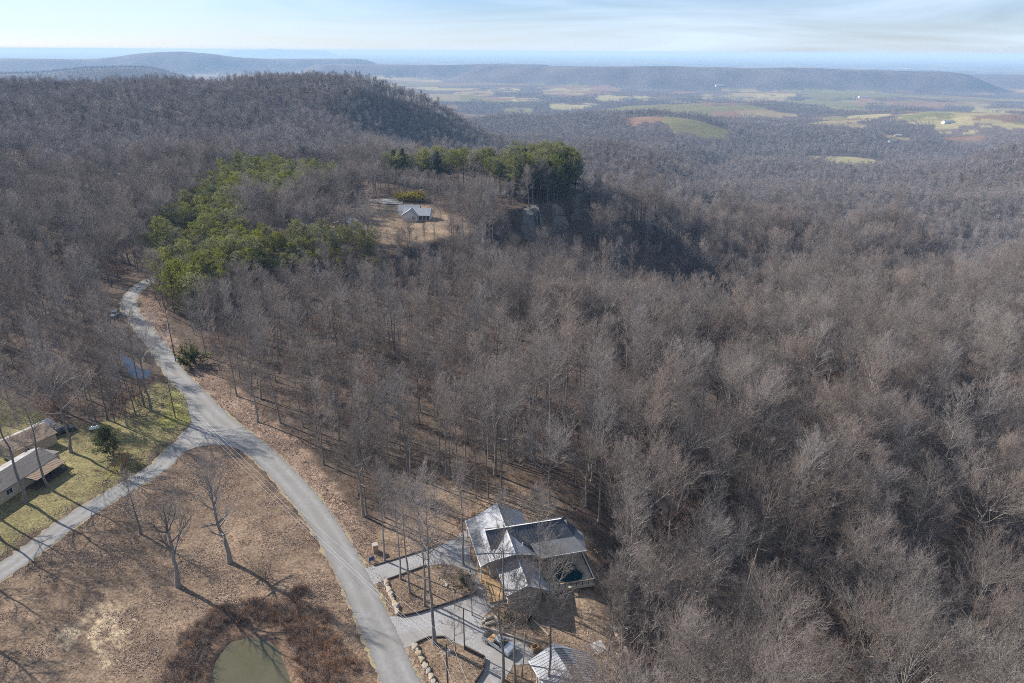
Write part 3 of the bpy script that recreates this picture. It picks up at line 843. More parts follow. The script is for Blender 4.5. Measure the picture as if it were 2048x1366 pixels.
# cross wing, hipped at its far right end
R0, R1 = (-3.7, 6.65, 7.85), (10.2, 6.65, 7.85)
q1 = [R0, R1, (11.7, 3.8, 6.0), (-3.3, 3.8, 6.0)]
q2 = [R1, R0, (-3.3, 9.5, 6.0), (11.7, 9.5, 6.0)]
q3 = [R1, (11.7, 9.5, 6.0), (13.1, 6.6, 5.35), (11.7, 3.8, 6.0)]
roofs('cross_roof', [q1, q2, q3], M['dark_roof'], ribs=[(q1, 26), (q2, 26)])
p1 = [(3.6, 3.8, 5.96), (11.7, 3.8, 5.96), (13.1, 1.0, 4.9), (4.6, 1.0, 4.9)]
p2 = [(11.7, 3.8, 5.96), (13.1, 6.6, 5.30), (14.0, 5.2, 4.9), (13.1, 1.0, 4.9)]
roofs('deck_roof', [p1, p2], M['grey_roof'], ribs=[(p1, 26)])
# front wing
D0, D1 = (0.7, 3.0, 5.5), (0.72, -5.6, 5.5)
d1 = [D0, D1, (-2.45, -4.5, 3.1), (-2.6, 2.2, 3.1)]
d2 = [D1, D0, (4.1, 2.4, 3.0), (4.6, -4.6, 3.0)]
roofs('wing_roof', [d1, d2], M['steel_roof'])
tr = MB()
for a, b2 in ((A0, A1), (R0, R1), (D0, D1)):
    tr.bar(np.array(a)+(0, 0, 0.05), np.array(b2)+(0, 0, 0.05), 0.22, 0.07)
for a, b2 in (((-5.4, 2.6, 3.55), (-5.75, 15.6, 3.55)), ((0, -0.03, 7.42), (-3.95, 2.17, 4.72)), ((0, -0.03, 7.42), (5.25, 2.87, 3.92)), (D1, (-2.45, -4.52, 3.0)), (D1, (4.62, -4.62, 2.9)), ((-2.48, -4.5, 3.02), (-2.63, 2.2, 3.02)), ((4.6, 0.97, 4.8), (13.1, 0.97, 4.8)), ((-3.75, 6.65, 7.8), (-3.35, 3.8, 5.92)), ((-3.75, 6.65, 7.8), (-3.35, 9.5, 5.92))):
    tr.bar(a, b2, 0.12, 0.16)
tr.build('trim', M['white_paint'], H)
for (x, y, z, nx, ny, w, h) in ((-3.6, 5.5, 1.6, -1, 0, 1.4, 1.3), (-3.6, 9.0, 1.6, -1, 0, 1.4, 1.3), (-3.6, 12.0, 1.6, -1, 0, 1.2, 1.3), (-2.0, -2.8, 1.6, -1, 0, 1.2, 1.2), (0.75, -4.3, 1.6, 0, -1, 1.8, 1.4), (6.0, 4.1, 2.0, 0, -1, 1.9, 1.9), (9.0, 4.1, 2.0, 0, -1, 1.9, 1.9), (11.2, 6.7, 2.2, 1, 0, 1.6, 1.6)):
    window(H, (x, y, z), (ny, nx, 0) if nx else (1, 0, 0), (nx, ny, 0), w, h)
dr = MB().obox((-2.03, 0.9, 1.05), (0.04, 0, 0), (0, 0.48, 0), (0, 0, 1.05)).build('door', M['dark_wood'], H)
MB().box(-2.12, 0.55, 1.0, -2.07, 0.62, 1.08).build('handle', M['metal'], dr)
for x, y in ((-5.3, 3.0), (-5.35, 6.0), (-5.4, 9.0), (-5.5, 12.0), (-5.6, 15.0)):
    MB().box(x-0.09+0.1, y-0.09, -0.05, x+0.09+0.1, y+0.09, 3.52).build('porch_post', M['white_paint'], H)
MB().box(-5.45, 2.4, -0.1, -3.62, 15.2, 0.18).build('porch_floor', M['wood'], H)
pv = MB().box(1.6, 9.6, 6.2, 1.78, 9.78, 7.05).build('roof_vent', M['white_paint'], H)
MB().box(2.1, 3.2, 5.6, 2.26, 3.36, 6.75).build('roof_vent', M['white_paint'], H)
MB().box(-4.9, -2.4, -0.05, -2.05, 3.0, 0.30).build('entry_platform', M['wood'], H)
er = MB()
for p, q in (((-4.85, -2.35, 1.2), (-4.85, 2.3, 1.2)), ((-4.85, -2.35, 0.75), (-4.85, 2.3, 0.75)), ((-4.85, -2.35, 1.2), (-2.2, -2.35, 1.2))):
    er.bar(p, q, 0.08)
for x, y in ((-4.85, -2.35), (-4.85, 0), (-4.85, 2.3), (-2.2, -2.35)): er.box(x-0.06, y-0.06, 0.3, x+0.06, y+0.06, 1.25)
er.build('entry_rail', M['wood'], H)
# raised deck with the pool sunk in it
DK = 0.62
pool = [(8.0, -0.9), (9.2, -1.5), (10.8, -1.55), (12.0, -0.9), (12.3, 0.3), (11.7, 1.6), (11.6, 3.0), (10.4, 3.8), (8.8, 3.5), (7.8, 2.2), (7.5, 0.6)]
def smooth_loop(pts, n=5):
    P = [np.array(p, float) for p in pts]; k = len(P); out = []
    for i in range(k):
        a, b2, c, d = P[i-1], P[i], P[(i+1) % k], P[(i+2) % k]
        for j in range(n):
            t = j/n; out.append(0.5*((2*b2)+(c-a)*t+(2*a-5*b2+4*c-d)*t*t+(3*b2-a-3*c+d)*t**3))
    return out
pl = smooth_loop(pool)
outer = [(3.6, -2.4), (6.0, -2.55), (13.55, -2.75), (13.9, 12.2), (11.3, 12.2), (11.3, 4.1), (3.6, 4.1)]
tri = tessellate_polygon([[Vector((*p, 0)) for p in outer], [Vector((p[0], p[1], 0)) for p in pl]])
dv = [(p[0], p[1], DK) for p in outer]+[(p[0], p[1], DK) for p in pl]
mb = MB(); mb.add(dv, [tuple(t) for t in tri])
for i in range(len(outer)):
    a, b2 = outer[i], outer[(i+1) % len(outer)]
    mb.add([(a[0], a[1], DK), (b2[0], b2[1], DK), (b2[0], b2[1], DK-0.45), (a[0], a[1], DK-0.45)], [(0, 1, 2, 3)])
for i in range(len(pl)):
    a, b2 = pl[i], pl[(i+1) % len(pl)]
    mb.add([(a[0], a[1], DK), (b2[0], b2[1], DK), (b2[0], b2[1], DK-1.2), (a[0], a[1], DK-1.2)], [(0, 1, 2, 3)])
deck = mb.build('deck', M['pale_deck'], H)
for k, (x, y) in enumerate([(13.4, -2.55), (13.55, 2.2), (13.65, 7.0), (13.75, 12.0), (10.0, -2.45), (6.5, -2.35)]):
    MB().box(x-0.12, y-0.12, -9.0, x+0.12, y+0.12, DK-0.02).build('deck_post', M['dark_wood'], H)
MB().box(11.32, 4.2, -7.0, 11.5, 12.0, DK-0.5).build('foundation', M['stone'], H)
P_ = MB(); P_.add([(p[0], p[1], DK-0.22) for p in pl], [tuple(range(len(pl)))])
pw = P_.build('pool_water', M['teal_water'], H)
cp = MB()
for i in range(0, len(pl)):
    a, b2 = np.array(pl[i]), np.array(pl[(i+1) % len(pl)])
    cc_ = np.mean(np.array(pl), 0); o_ = (a+b2)/2-cc_; o_ /= np.linalg.norm(o_); d_ = b2-a; L_ = np.linalg.norm(d_); d_ /= L_
    cp.obox(((a+b2)/2+o_*0.22).tolist()+[DK+0.06+0.03*(i % 3)], np.append(d_*L_*0.46, 0), np.append(np.array((-d_[1], d_[0]))*0.2, 0), (0, 0, 0.06+0.03*(i % 3)))
cp.build('pool_coping', M['stone'], H)
def rail(a, b2, n_, m_post, m_top, nm):
    mb = MB(); a, b2 = np.array(a, float), np.array(b2, float)
    for i in range(n_+1):
        p = a+(b2-a)*i/n_; mb.box(p[0]-0.05, p[1]-0.05, DK, p[0]+0.05, p[1]+0.05, DK+1.05)
    for zz in (0.25, 0.5, 0.75): mb.bar((*a, DK+zz), (*b2, DK+zz), 0.03)
    o = mb.build(nm, m_post, H)
    MB().bar((*a, DK+1.09), (*b2, DK+1.09), 0.16, 0.07).build('top_rail', m_top, o)
rail((13.45, -2.6), (13.8, 12.1), 9, M['dark_wood'], M['white_paint'], 'deck_rail')
rail((6.2, -2.45), (13.4, -2.62), 7, M['dark_wood'], M['wood'], 'deck_rail')

# --- patio table and chairs on the pool deck: separate things
hx, hy = 0.72, 91.31; ca_, sa_ = math.cos(math.radians(14)), math.sin(math.radians(14))
def hw(x, y, z): return (hx+x*ca_-y*sa_, hy+x*sa_+y*ca_, z)
t_ = empty('patio_table', hw(5.9, 0.1, DK), 0.3, 'low tan patio table between chairs on the pool deck', 'table')
MB().prism([(0.65*math.cos(k*math.pi/8), 0.65*math.sin(k*math.pi/8)) for k in range(16)], 0.70, 0.75).build('tabletop', M['pale_deck'], t_)
for k in range(4):
    a_ = k*math.pi/2+0.4; MB().bar((0.5*math.cos(a_), 0.5*math.sin(a_), 0.0), (0.4*math.cos(a_), 0.4*math.sin(a_), 0.7), 0.06).build('leg', M['wood'], t_)
for k, (x, y, rz, lb) in enumerate(((4.9, 0.4, 1.4, 'tan slatted patio chair on the house side of the patio table'), (6.9, -0.3, -1.5, 'tan slatted patio chair on the pool side of the patio table'))):
    c_ = empty('patio_chair', hw(x, y, DK), rz, lb, 'chair', 'patio chairs on the pool deck')
    MB().box(-0.3, -0.3, 0.4, 0.3, 0.3, 0.46).build('seat', M['pale_deck'], c_)
    MB().obox((0, 0.31, 0.72), (0.3, 0, 0), (0, 0.03, 0), (0, 0.06, 0.28)).build('backrest', M['pale_deck'], c_)
    for sx in (-0.26, 0.26):
        for sy in (-0.26, 0.26): MB().box(sx-0.025, sy-0.025, 0, sx+0.025, sy+0.025, 0.4).build('leg', M['wood'], c_)

# --- cabin at the lower edge
def P3(px, py, z):
    x, y = at(px, py, z); return np.array((x, y, z))
rA = P3(1108, 1297.5, 5.2); rd = P3(1153, 1366, 5.2)-rA; rd /= np.linalg.norm(rd); rn = np.array((-rd[1], rd[0], 0))
if rn[0] < 0: rn = -rn                                             # rn: to the right of the ridge
ang_c = math.atan2(rn[1], rn[0])
C_ = local_frame('cabin', rA[0], rA[1], ang_c, 'cabin with ribbed silver metal hip roof beside the gravel turnaround')
LC = 12.0                                                          # local x right of the ridge, local -y along the ridge
sg = -1 if np.dot(rd[:2], (math.sin(ang_c), -math.cos(ang_c))) < 0 else 1
def yl(v): return -v*sg
a0, a1 = (0, yl(0), 5.2), (0, yl(LC), 5.2)
le = [(-3.4, yl(-1.3), 3.1), (-3.4, yl(LC+0.6), 3.1)]
bk = [(1.7, yl(-0.4), 4.2), (1.7, yl(LC+0.3), 4.2)]
ro = [(5.2, yl(1.2), 3.2), (5.2, yl(LC+0.6), 3.2)]
hipf = (1.3, yl(-2.5), 3.3)
qa = [a0, a1, le[1], le[0]]; qb = [a1, a0, bk[0], bk[1]]; qc = [bk[1], bk[0], ro[0], ro[1]]
roofs('roof', [qa, [a0, le[0], hipf], [a0, hipf, bk[0]], [bk[0], hipf, ro[0]]], M['steel_roof'], parent=C_, ribs=[(qa, 26)])
roofs('ridge_roof', [[(p[0], p[1], p[2]+0.003) for p in qb]], M['grey_roof'], parent=C_, ribs=[(qb, 26)])  # greyer metal puts the right slope's shade into its colour
roofs('side_roof', [[(p[0], p[1], p[2]-0.02) for p in qc]], M['steel_roof'], parent=C_, ribs=[(qc, 26)])
ya, yb = sorted((yl(0.4), yl(LC)))
MB().box(-2.9, ya, -0.6, 4.6, yb, 3.0).build('wall', M['tan_siding'], C_)
MB().bar((-3.42, yl(-1.3), 3.04), (-3.42, yl(LC+0.6), 3.04), 0.1, 0.16).build('gutter', M['white_paint'], C_)
for k in range(4):
    y_ = yl(1.0+k*3.2); MB().box(-3.3, y_-0.07, -0.3, -3.16, y_+0.07, 3.0).build('porch_post', M['white_paint'], C_)
window(C_, (-2.9, yl(3.0), 1.6), (0, 1, 0), (-1, 0, 0), 1.2, 1.2); window(C_, (-2.9, yl(8.0), 1.6), (0, 1, 0), (-1, 0, 0), 1.2, 1.2)
dd_ = MB().box(-2.96, yl(5.5)-0.45, 0, -2.9, yl(5.5)+0.45, 2.05).build('door', M['dark_wood'], C_)

# --- long house at the left edge of the lawn
hA = P3(0, 943, 4.4); hB = P3(77, 896, 4.4); e_ = hB-hA; e_ /= np.linalg.norm(e_)
L_ = local_frame('ranch_house', float(hB[0]), float(hB[1]), math.atan2(e_[1], e_[0]), 'long low house with pale roof shade-toned in front and rusty porch awning at the lawn')
# local x along the ridge towards its near-right end (negative = out of frame), local y = away from the viewer
r0_, r1_ = (-24, 0, 4.4), (0.3, 0, 4.4)
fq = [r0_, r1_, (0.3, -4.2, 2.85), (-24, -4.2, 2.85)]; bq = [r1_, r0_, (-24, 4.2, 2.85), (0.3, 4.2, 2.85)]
roofs('front_roof', [fq], M['shade_toned_roof'], parent=L_, th=0.16); roofs('back_roof', [bq], M['white_roof'], parent=L_, th=0.16)  # one pale roof: shade is coloured into the front slope only
mb = MB(); gable_walls(mb, -23.6, -0.1, -3.7, 3.7, 2.9, 4.25, 'u'); w2 = mb.build('wall', M['cream_wall'], L_)
MB().box(-0.097, -3.0, -0.3, 1.7, 3.4, 2.75).build('end_room', M['cream_wall'], L_)
eq = [(-0.1, -3.2, 3.05), (1.95, -3.2, 2.85), (1.95, 3.6, 2.85), (-0.1, 3.6, 3.05)]
roofs('end_roof', [eq[::-1]], M['shade_toned_roof'], parent=L_)
aw = [(-8.0, -4.1, 2.80), (-0.4, -4.1, 2.80), (-0.2, -6.7, 2.15), (-7.6, -6.7, 2.15)]
roofs('awning', [aw], M['tan_roof'], parent=L_, th=0.08, ribs=[(aw, 16)])
for k in range(4):
    MB().box(-7.4+k*2.3, -6.62, -0.1, -7.3+k*2.3, -6.52, 2.1).build('awning_post', M['dark_wood'], L_)
MB().box(-8.0, -6.6, -0.1, -0.2, -3.72, 0.22).build('porch_floor', M['dark_wood'], L_)
for x_ in (-20, -16, -11.5, -6.2): window(L_, (x_, -3.7, 1.6), (1, 0, 0), (0, -1, 0), 1.3, 1.1)
d_ = MB().box(-4.0, -3.76, 0.2, -3.1, -3.7, 2.2).build('door', M['dark_wood'], L_)
MB().box(-3.3, -3.82, 1.1, -3.22, -3.76, 1.2).build('handle', M['metal'], d_)
MB().box(-0.6, 3.2, 3.3, 0.0, 3.8, 3.38).build('skylight', M['glass'], L_)

# --- garage behind it
gb1, gb0 = np.array(at(116, 886, 0)), np.array(at(90, 898, 0)); ge = (gb1-gb0)/np.linalg.norm(gb1-gb0)
K_ = local_frame('garage', float(gb1[0]), float(gb1[1]), math.atan2(ge[1], ge[0]), 'tan garage with white roof, its shaded slope coloured brown, behind the long low house', 'garage')
mb = MB(); gable_walls(mb, -9.5, 0, 0, 7.4, 2.9, 4.3, 'u'); mb.build('wall', M['cream_wall'], K_)
g0, g1 = (-9.8, 3.7, 4.45), (0.3, 3.7, 4.45)
roofs('roof', [[g0, g1, (0.3, -0.5, 2.8), (-9.8, -0.5, 2.8)]], M['tan_roof'], parent=K_)  # tan colour stands for shade on this slope of the white roof
roofs('back_roof', [[g1, g0, (-9.8, 7.9, 2.8), (0.3, 7.9, 2.8)]], M['white_roof'], parent=K_)
gd = MB().box(0.0, 1.2, 0, 0.05, 5.8, 2.4).build('garage_door', M['white_paint'], K_)
window(K_, (-6.5, 0, 1.6), (1, 0, 0), (0, -1, 0), 1.0, 0.9)

# --- little metal-roofed shed beyond the garage
s0 = at(113, 864, 0)
S_ = local_frame('storage_shed', s0[0], s0[1], math.atan2(ge[1], ge[0])+0.1, 'small open-front shed with shiny metal roof beyond the garage', 'shed')
mb = MB(); gable_walls(mb, -4.2, 0, 0, 3.8, 2.3, 3.1, 'u'); mb.build('wall', M['white_paint'], S_)
roofs('roof', [[(-4.5, 1.9, 3.25), (0.3, 1.9, 3.25), (0.3, -0.4, 2.2), (-4.5, -0.4, 2.2)], [(0.3, 1.9, 3.25), (-4.5, 1.9, 3.25), (-4.5, 4.2, 2.2), (0.3, 4.2, 2.2)]], M['steel_roof'], parent=S_)
MB().box(0.0, 0.8, 0, 0.06, 3.0, 2.1).build('door', M['dark_wood'], S_)

# --- white house on the bluff
zB = tz(-52, 368)
B_ = local_frame('white_house', -52.0, 366.0, math.radians(-3.0), 'white house with grey gabled metal roof on the bluff clearing', 'house', zB)
mb = MB()
gable_walls(mb, -7.2, 7.2, 0.2, 8.0, 3.0, 5.8, 'u'); gable_walls(mb, -6.9, 0.6, -2.0, 4.0, 3.0, 5.9, 'v'); gable_walls(mb, -11.5, -0.5, 8.1, 15.6, 3.0, 5.7, 'u')
mb.build('wall', M['white_paint'], B_)
ra, rb = (-7.6, 4.1, 6.0), (7.6, 4.1, 6.0)
roofs('main_roof', [[ra, rb, (7.6, -1.2, 2.85), (-7.6, -1.2, 2.85)], [rb, ra, (-7.6, 8.6, 2.9), (7.6, 8.6, 2.9)]], M['steel_roof'], parent=B_)
ga_, gb_ = (-3.15, -2.6, 6.12), (-3.15, 4.1, 6.12)
roofs('gable_roof', [[gb_, ga_, (-8.0, -2.6, 2.9), (-8.0, 4.1, 2.9)], [ga_, gb_, (1.1, 4.1, 2.95), (1.1, -2.6, 2.95)]], M['steel_roof'], parent=B_)
rc, rd_ = (-12.0, 11.8, 5.9), (0.0, 11.8, 5.9)
roofs('rear_roof', [[rc, rd_, (0.0, 7.9, 2.9), (-12.0, 7.9, 2.9)], [rd_, rc, (-12.0, 16.0, 2.9), (0.0, 16.0, 2.9)]], M['steel_roof'], parent=B_)
for x_ in (-1.9, -0.9): window(B_, (x_+0.3, -2.0, 1.6), (1, 0, 0), (0, -1, 0), 0.7, 1.6)
for x_ in (2.1, 4.1, 6.1): window(B_, (x_, 0.2, 1.5), (1, 0, 0), (0, -1, 0), 1.5, 2.2)
for x_ in (-7.9,):
    for y_ in (-2.2, 1.0): MB().box(x_+0.1, y_, -0.2, x_+0.25, y_+0.15, 2.85).build('porch_post', M['white_paint'], B_)
MB().box(1.0, -1.6, -0.3, 7.4, 0.18, 0.25).build('porch_floor', M['wood'], B_)

# --- metal outbuilding left of it
p0, p1 = np.array((-91.4, 345.2)), np.array((-83.0, 343.6)); ed = (p1-p0)/np.linalg.norm(p1-p0)
O_ = local_frame('outbuilding', float(p1[0]), float(p1[1]), math.atan2(ed[1], ed[0]), 'cream metal outbuilding with shiny grey roof among trees near white house', 'shed', tz(-84, 346))
mb = MB(); gable_walls(mb, -8.5, 0, 0, 9.0, 2.9, 4.3, 'v'); mb.build('wall', M['cream_wall'], O_)
oa, ob = (-4.25, -0.4, 4.5), (-4.25, 9.4, 4.5)
roofs('roof', [[ob, oa, (-9.3, -0.4, 2.75), (-9.3, 9.4, 2.75)], [oa, ob, (0.5, 9.4, 2.8), (0.5, -0.4, 2.8)]], M['steel_roof'], parent=O_)
MB().box(-0.02, 2.5, 0, 0.05, 5.5, 2.4).build('garage_door', M['white_paint'], O_)

# --- farm buildings far down in the valley
def barn(px, py, Lb, Wb, Hb, rz, rm, wm, label, cat='barn', name='barn'):
    x, y = G(px, py)
    o = empty(name, (x, y, tz(x, y)), rz, label, cat, 'farm buildings in the valley')
    mb = MB(); gable_walls(mb, -Lb/2, Lb/2, -Wb/2, Wb/2, Hb*0.62, Hb, 'u', -4); mb.build('wall', M[wm], o)
    a, b2 = (-Lb/2-0.6, 0, Hb+0.25), (Lb/2+0.6, 0, Hb+0.25); ev = Hb*0.6
    mb = MB(); mb.slab([a, b2, (Lb/2+0.6, -Wb/2-0.8, ev), (-Lb/2-0.6, -Wb/2-0.8, ev)], 0.25); mb.slab([b2, a, (-Lb/2-0.6, Wb/2+0.8, ev), (Lb/2+0.6, Wb/2+0.8, ev)], 0.25)
    mb.build('roof', M[rm], o)
for q in [
 (1783, 284, 22, 11, 7, 0.3, 'white_roof', 'white_paint', 'white barn at the edge of the valley woods, nearest of the farm roofs'),
 (1796, 273, 18, 9, 6, -0.3, 'steel_roof', 'cream_wall', 'grey-roofed farmhouse just behind the nearest white valley barn'),
 (1896, 246, 34, 14, 8, 0.1, 'white_roof', 'white_paint', 'long white barn by the far right pale valley field'),
 (1727, 195, 60, 22, 9, 0.0, 'white_roof', 'white_paint', 'white farm building at the end of the big reddish field'),
 (1267, 199, 44, 20, 9, 0.2, 'steel_roof', 'cream_wall', 'grey barn standing in the pale oval valley field'),
 (1524, 246, 26, 12, 7, -0.2, 'steel_roof', 'white_paint', 'small grey-roofed farm building among trees in mid valley'),
 (531, 148, 150, 40, 14, 0.05, 'white_roof', 'white_paint', 'long white warehouse far off below the distant ridge'),
 (1440, 172, 70, 24, 10, 0.1, 'white_roof', 'white_paint', 'pale barn in a strip field below the flat-topped ridge'),
 (219, 327, 14, 8, 6, 0.4, 'white_roof', 'white_paint', 'white roof half hidden in the plateau woods'),
]: barn(*q)
# ------------------------------------------------------------------ vehicles
def profile_body(prof, w, inset=0.0):
    """car body from a side outline (x, z) extruded across the width, upper points drawn in"""
    mb = MB(); n_ = len(prof); zt = max(p[1] for p in prof); zm = 0.95
    def hw_(z): return w/2-(0.0 if z < zm else inset*(z-zm)/(zt-zm+1e-6))
    v = [(x, -hw_(z), z) for x, z in prof]+[(x, hw_(z), z) for x, z in prof]
    f = [tuple(range(n_)), tuple(range(2*n_-1, n_-1, -1))]+[(k, (k+1) % n_, n_+(k+1) % n_, n_+k) for k in range(n_)]
    mb.add(v, f); return mb
def wheel(parent, x, y, r=0.38, w=0.26):
    o = MB().tube([(x, y-w/2, r), (x, y+w/2, r)], r, 18).build('wheel', M['rubber'], parent)
    s = 1 if y > 0 else -1
    MB().tube([(x, y+s*(w/2-0.02), r), (x, y+s*(w/2+0.015), r)], r*0.6, 14).build('rim', M['metal'], o)

tc_ = np.array(at(977.5, 1269.5, 1.0)); fc_ = np.array(at(1018.5, 1297, 1.0)); dv_ = fc_-tc_
TL = float(np.linalg.norm(dv_)); tm_ = (tc_+fc_)/2
T_ = empty('pickup_truck', (tm_[0], tm_[1], 0.04), math.atan2(dv_[1], dv_[0]), 'silver-white pickup truck with a tan load in its bed on the gravel drive', 'pickup truck')
k_ = max(TL, 5.4)/5.6
T_.scale = (k_, k_, k_)
body = MB()
lo = [(-2.8, 0.45), (2.7, 0.42), (2.8, 0.6), (2.78, 0.98), (2.6, 1.08), (1.25, 1.16), (-0.55, 1.16), (-0.55, 0.98), (-2.8, 0.98)]
body = profile_body(lo, 1.95)
for s in (-1, 1): body.box(-2.8, s*0.975-0.06*(s > 0), 0.97, -0.56, s*0.975+0.06*(s < 0), 1.22)
body.box(-0.66, -0.91, 0.97, -0.56, 0.91, 1.3)
bo = bevel(body.build('body', M['car_silver'], T_), 0.05)
cab = profile_body([(-0.55, 1.14), (1.35, 1.14), (0.75, 1.78), (0.5, 1.85), (-0.3, 1.85), (-0.5, 1.75)], 1.85, 0.22)
co = bevel(cab.build('cab', M['car_silver'], T_), 0.05)
MB().add([(1.37, -0.78, 1.17), (1.37, 0.78, 1.17), (0.80, 0.68, 1.765), (0.80, -0.68, 1.765)], [(0, 1, 2, 3)]).build('windshield', M['glass'], T_)
for s in (-1, 1):
    mb = MB(); y0_, y1_ = s*0.905, s*0.765
    mb.add([(-0.42, y0_, 1.2), (1.15, y0_, 1.2), (0.68, y1_, 1.73), (-0.35, y1_, 1.73)], [(0, 1, 2, 3)]); mb.build('side_window', M['glass'], T_)
    MB().box(2.74, s*0.75-0.18, 0.72, 2.83, s*0.75+0.18, 0.92).build('headlight', M['lamp_glass'], T_)
    MB().box(-2.84, s*0.85-0.09, 0.75, -2.79, s*0.85+0.09, 1.1).build('tail_light', M['red_lamp'], T_)
    for x_ in (-1.75, 1.75): wheel(T_, x_, s*0.88)
    MB().box(1.0, s*1.0-0.1, 1.15, 1.1, s*1.0+0.1, 1.35).build('mirror', M['black'], T_)
MB().box(-2.76, -0.9, 0.985, -1.7, 0.9, 0.995).build('bed_liner', M['black'], T_)
MB().box(2.76, -0.9, 0.45, 2.86, 0.9, 0.66).build('bumper', M['metal'], T_)
MB().box(-2.88, -0.95, 0.5, -2.78, 0.95, 0.7).build('bumper', M['metal'], T_)
ld = MB(); g_ = np.random.default_rng(3)
ld.box(-1.68, -0.88, 0.99, -0.68, 0.88, 1.16)
for k in range(9):
    ld.bar((-1.65+g_.uniform(0, 0.2), -0.85+k*0.2, 1.19), (-0.72, -0.85+k*0.2+g_.normal(0, 0.05), 1.2+g_.uniform(0, 0.06)), 0.16, 0.07)
ldo = ld.build('lumber_load', M['wood'], None)
ldo.matrix_world = Matrix.Translation(T_.location) @ Matrix.Rotation(T_.rotation_euler.z, 4, 'Z') @ Matrix.Scale(k_, 4)
tag(ldo, 'tan boards lying in the bed of the pickup truck', 'lumber')

def suv(px, py, heading, paint, label, z=None, L=4.6, cat='car', name='parked_car'):
    x, y = G(px, py)
    o = empty(name, (x, y, tz(x, y)+0.05), heading, label, cat)
    pr = [(-2.25, 0.42), (2.2, 0.40), (2.28, 0.62), (2.2, 0.92), (0.95, 1.05), (0.35, 1.62), (0.0, 1.70), (-1.7, 1.68), (-2.15, 1.1), (-2.28, 0.7)]
    bevel(profile_body(pr, 1.85, 0.25).build('body', paint, o), 0.06)
    MB().add([(0.97, -0.70, 1.08), (0.97, 0.70, 1.08), (0.40, 0.62, 1.61), (0.40, -0.62, 1.61)], [(0, 1, 2, 3)]).build('windshield', M['glass'], o)
    MB().add([(-2.17, -0.68, 1.12), (-2.17, 0.68, 1.12), (-1.76, 0.60, 1.63), (-1.76, -0.60, 1.63)], [(3, 2, 1, 0)]).build('rear_window', M['glass'], o)
    for s in (-1, 1):
        MB().add([(-1.85, s*0.90, 1.08), (0.75, s*0.90, 1.08), (0.28, s*0.745, 1.57), (-1.62, s*0.745, 1.57)], [(0, 1, 2, 3)]).build('side_window', M['glass'], o)
        MB().box(2.2, s*0.66-0.2, 0.66, 2.3, s*0.66+0.2, 0.82).build('headlight', M['lamp_glass'], o)
        MB().box(-2.32, s*0.7-0.12, 0.8, -2.24, s*0.7+0.12, 1.0).build('tail_light', M['red_lamp'], o)
        for x_ in (-1.4, 1.4): wheel(o, x_, s*0.82, 0.35, 0.24)
    return o
suv(231, 632, math.radians(-78), M['car_silver'], 'pale grey car stopped beside the bend of the road')
suv(131, 864, math.radians(40), M['car_dark'], 'dark car parked by the little shed beyond the garage')

tx, ty = at(190, 860, 0)
R_ = empty('utility_trailer', (tx, ty, 0), 0.5, 'low trailer heaped with white sheeting at the edge of lawn', 'trailer')
MB().box(-1.2, -0.65, 0.42, 1.2, 0.65, 0.5).build('bed', M['black'], R_)
MB().bar((1.2, 0, 0.46), (2.0, 0, 0.42), 0.08).build('tongue', M['metal'], R_)
for s in (-1, 1): wheel(R_, 0, s*0.78, 0.3, 0.18)
mb = MB(); g_ = np.random.default_rng(9)
vv = [(x, y, 0.5+(0.0 if abs(x) > 1.0 or abs(y) > 0.5 else 0.35+0.3*g_.random())) for x in np.linspace(-1.1, 1.1, 7) for y in np.linspace(-0.6, 0.6, 5)]
mb.add(vv, [(i*5+j, i*5+j+1, (i+1)*5+j+1, (i+1)*5+j) for i in range(6) for j in range(4)])
sh_ = mb.build('plastic_sheet', M['car_white'], None); sh_.location = (tx, ty, 0.005); sh_.rotation_euler = (0, 0, 0.5)
tag(sh_, 'crumpled white sheeting heaped on the low trailer', 'sheeting')

# ------------------------------------------------------------------ poles and wires
def pole(x, y, h, label, arm=None, transformer=False, r=0.14, name='utility_pole'):
    o = empty(name, (x, y, tz(x, y)), 0, label, 'utility pole')
    MB().tube([(0, 0, -1), (0, 0, h*0.5), (0.02, 0, h)], [r, r*0.85, r*0.68], 8).build('post', M['pole_wood'], o)
    if arm is not None:
        a = MB().bar((-1.1*math.cos(arm), -1.1*math.sin(arm), h-0.5), (1.1*math.cos(arm), 1.1*math.sin(arm), h-0.5), 0.11).build('crossarm', M['pole_wood'], o)
        ins = MB()
        for k in (-1, 0, 1): ins.tube([(1.0*k*math.cos(arm)+(0.0), 1.0*k*math.sin(arm), h-0.45), (1.0*k*math.cos(arm), 1.0*k*math.sin(arm), h-0.2)], 0.05, 6)
        ins.build('insulators', M['lamp_glass'], a)
    if transformer:
        t = MB().tube([(0.32, -0.1, h-2.2), (0.32, -0.1, h-1.2)], 0.26, 12).build('transformer', M['metal'], o)
        MB().tube([(0.32, -0.1, h-1.2), (0.32, -0.1, h-0.95)], 0.05, 6).build('bushing', M['lamp_glass'], t)
    return o
def top_h(px, py, x, y):
    d = ray(px, py); D = math.hypot(x, y); return CAM_H+d[2]*D/math.hypot(d[0], d[1])-tz(x, y)
p1x, p1y = at(892, 1287, 9.0)
pole(p1x, p1y, 9.0, 'utility pole with transformer and insulators in the lower garden bed', 0.6, True, 0.15)
b2x, b2y = G(351, 836); h2 = top_h(337, 769, b2x, b2y)
pole(b2x, b2y, h2, 'leaning dark utility pole on the leafy corner of the road junction', None, False, 0.15)
b3x, b3y = G(352, 724); h3 = top_h(345, 616, b3x, b3y)
pole(b3x, b3y, h3, 'tall utility pole on the leafy bank right of the road', 1.2, False, 0.14)
b4x, b4y = G(929, 1299); h4 = top_h(927, 1216, b4x, b4y)
pole(b4x, b4y, h4, 'plain wooden pole without wires at the gravel drive edge', None, False, 0.11)
